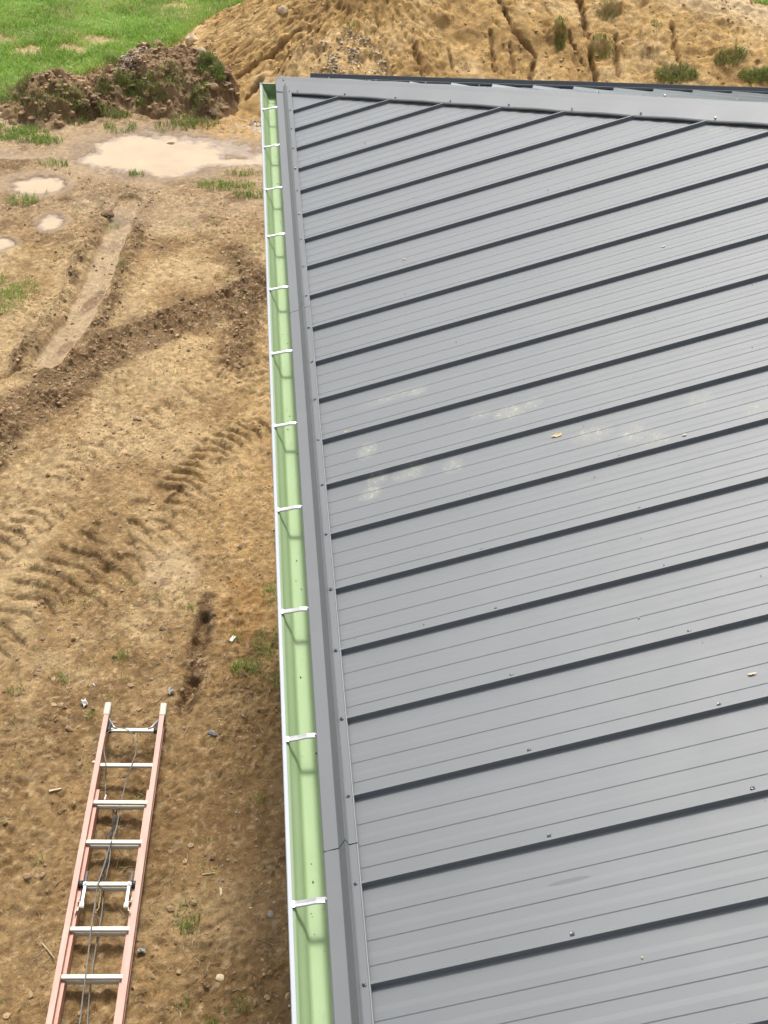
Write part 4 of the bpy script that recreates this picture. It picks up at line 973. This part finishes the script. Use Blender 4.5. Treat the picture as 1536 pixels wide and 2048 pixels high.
for i, y in enumerate(HY + [HY[-1] - .605, HY[-1] - 1.21]):
    if hm is None:
        o = hanger(0).build('hanger', M_ALU, gut); hm = o.data
    else:
        o = bpy.data.objects.new('hanger', hm); col.objects.link(o); o.parent = gut
    o.location = (0, y, 0); o.rotation_euler = (0, 0, random.uniform(-.02, .02))
# black specks lying in the gutter
def leaf(px_u, y, r, label, dz=0.0, rz=0, mat=None, cat='leaf', nm='dry_leaf', x=None, z=None):
    # small curled scrap lying on the roof sheet at u (up the slope), y
    n = 9; vs = [(0, 0, .002)]
    rg = random.Random(int(abs(px_u * 1000 + y * 77)))
    for k in range(n):
        a = 2 * math.pi * k / n; rr = r * (1 + .35 * rg.uniform(-1, 1)) * (1.5 if k % 4 == 0 else .8); vs.append((rr * math.cos(a) * 1.3, rr * math.sin(a) * .8, .003 + .3 * r * rg.random()))
    vs += [(a * .96, b * .96, c - .001) for a, b, c in vs]
    fs = [(0, 1 + k, 1 + (k + 1) % n) for k in range(n)] + [(n + 1, n + 2 + (k + 1) % n, n + 2 + k) for k in range(n)] + [(1 + k, n + 2 + k, n + 2 + (k + 1) % n, 1 + (k + 1) % n) for k in range(n)]
    o = MB().add(vs, fs).build(nm, mat or M_LEAF); w = px_u * CP
    o.location = (w + .0195 * SP, y, w * TP - .0195 * CP + .0015) if z is None else (x, y, z); o.rotation_euler = (0, -PITCH if z is None else 0, rz); tag(o, label, cat); return o
leaf(.976, -4.022, .011, 'largest tan leaf scrap, on the grey roof between the muddy shoe prints', rz=.2)
leaf(.121, -3.623, .008, 'tan leaf scrap on the roof close to the eave trim above the shoe prints')
leaf(.528, -2.318, .006, 'pale crumb alone on the upper roof panel', mat=M_SEED, cat='crumb', nm='crumb')
leaf(1.733, -2.883, .007, 'pale crumb on the upper right roof panel', mat=M_SEED, cat='crumb', nm='crumb')
leaf(1.437, -4.218, .006, 'yellowish crumb beside the right hand shoe prints', mat=M_SEED, cat='crumb', nm='crumb')
leaf(1.304, -5.38, .007, 'pale crumb near the right edge of the lower roof', mat=M_SEED, cat='crumb', nm='crumb')
# specks
rg = np.random.default_rng(77); mb = MB()
for _ in range(120):
    u = rg.uniform(.05, 3.0); y = rg.uniform(-6.6, .2)
    if u * CP > YC - y - .3: continue
    k = (-y / S) % 1
    r = .0015 + .003 * rg.uniform(0, 1) ** 2; w = u * CP; z = -.0178; c = Vector((w - z * SP, y, w * TP + z * CP + r * .4))
    if k < .03 or k > .93: continue
    mb.add([c + Vector(v) * r for v in ((1, 0, 0), (0, 1, 0), (-1, 0, 0), (0, -1, 0), (0, 0, 1), (0, 0, -1))], [(0, 1, 4), (1, 2, 4), (2, 3, 4), (3, 0, 4), (1, 0, 5), (2, 1, 5), (3, 2, 5), (0, 3, 5)])
o = mb.build('grit_specks', M_SEED); tag(o, 'tiny pale specks of grit scattered over the grey roof', 'grit', kind='stuff')
mb = MB()
for _ in range(70):
    x = rg.uniform(-.135, -.075); y = rg.uniform(-6.6, .3); r = .001 + .0025 * rg.uniform(0, 1) ** 2; c = Vector((x, y, ZB + .001 + r * .3))
    mb.add([c + Vector(v) * r for v in ((1, 0, 0), (0, 1.6, 0), (-1, 0, 0), (0, -1.6, 0), (0, 0, .7), (0, 0, -.7))], [(0, 1, 4), (1, 2, 4), (2, 3, 4), (3, 0, 4), (1, 0, 5), (2, 1, 5), (3, 2, 5), (0, 3, 5)])
o = mb.build('gutter_debris', M_DARK); tag(o, 'dark grains of debris scattered along the gutter bottom', 'debris', kind='stuff')
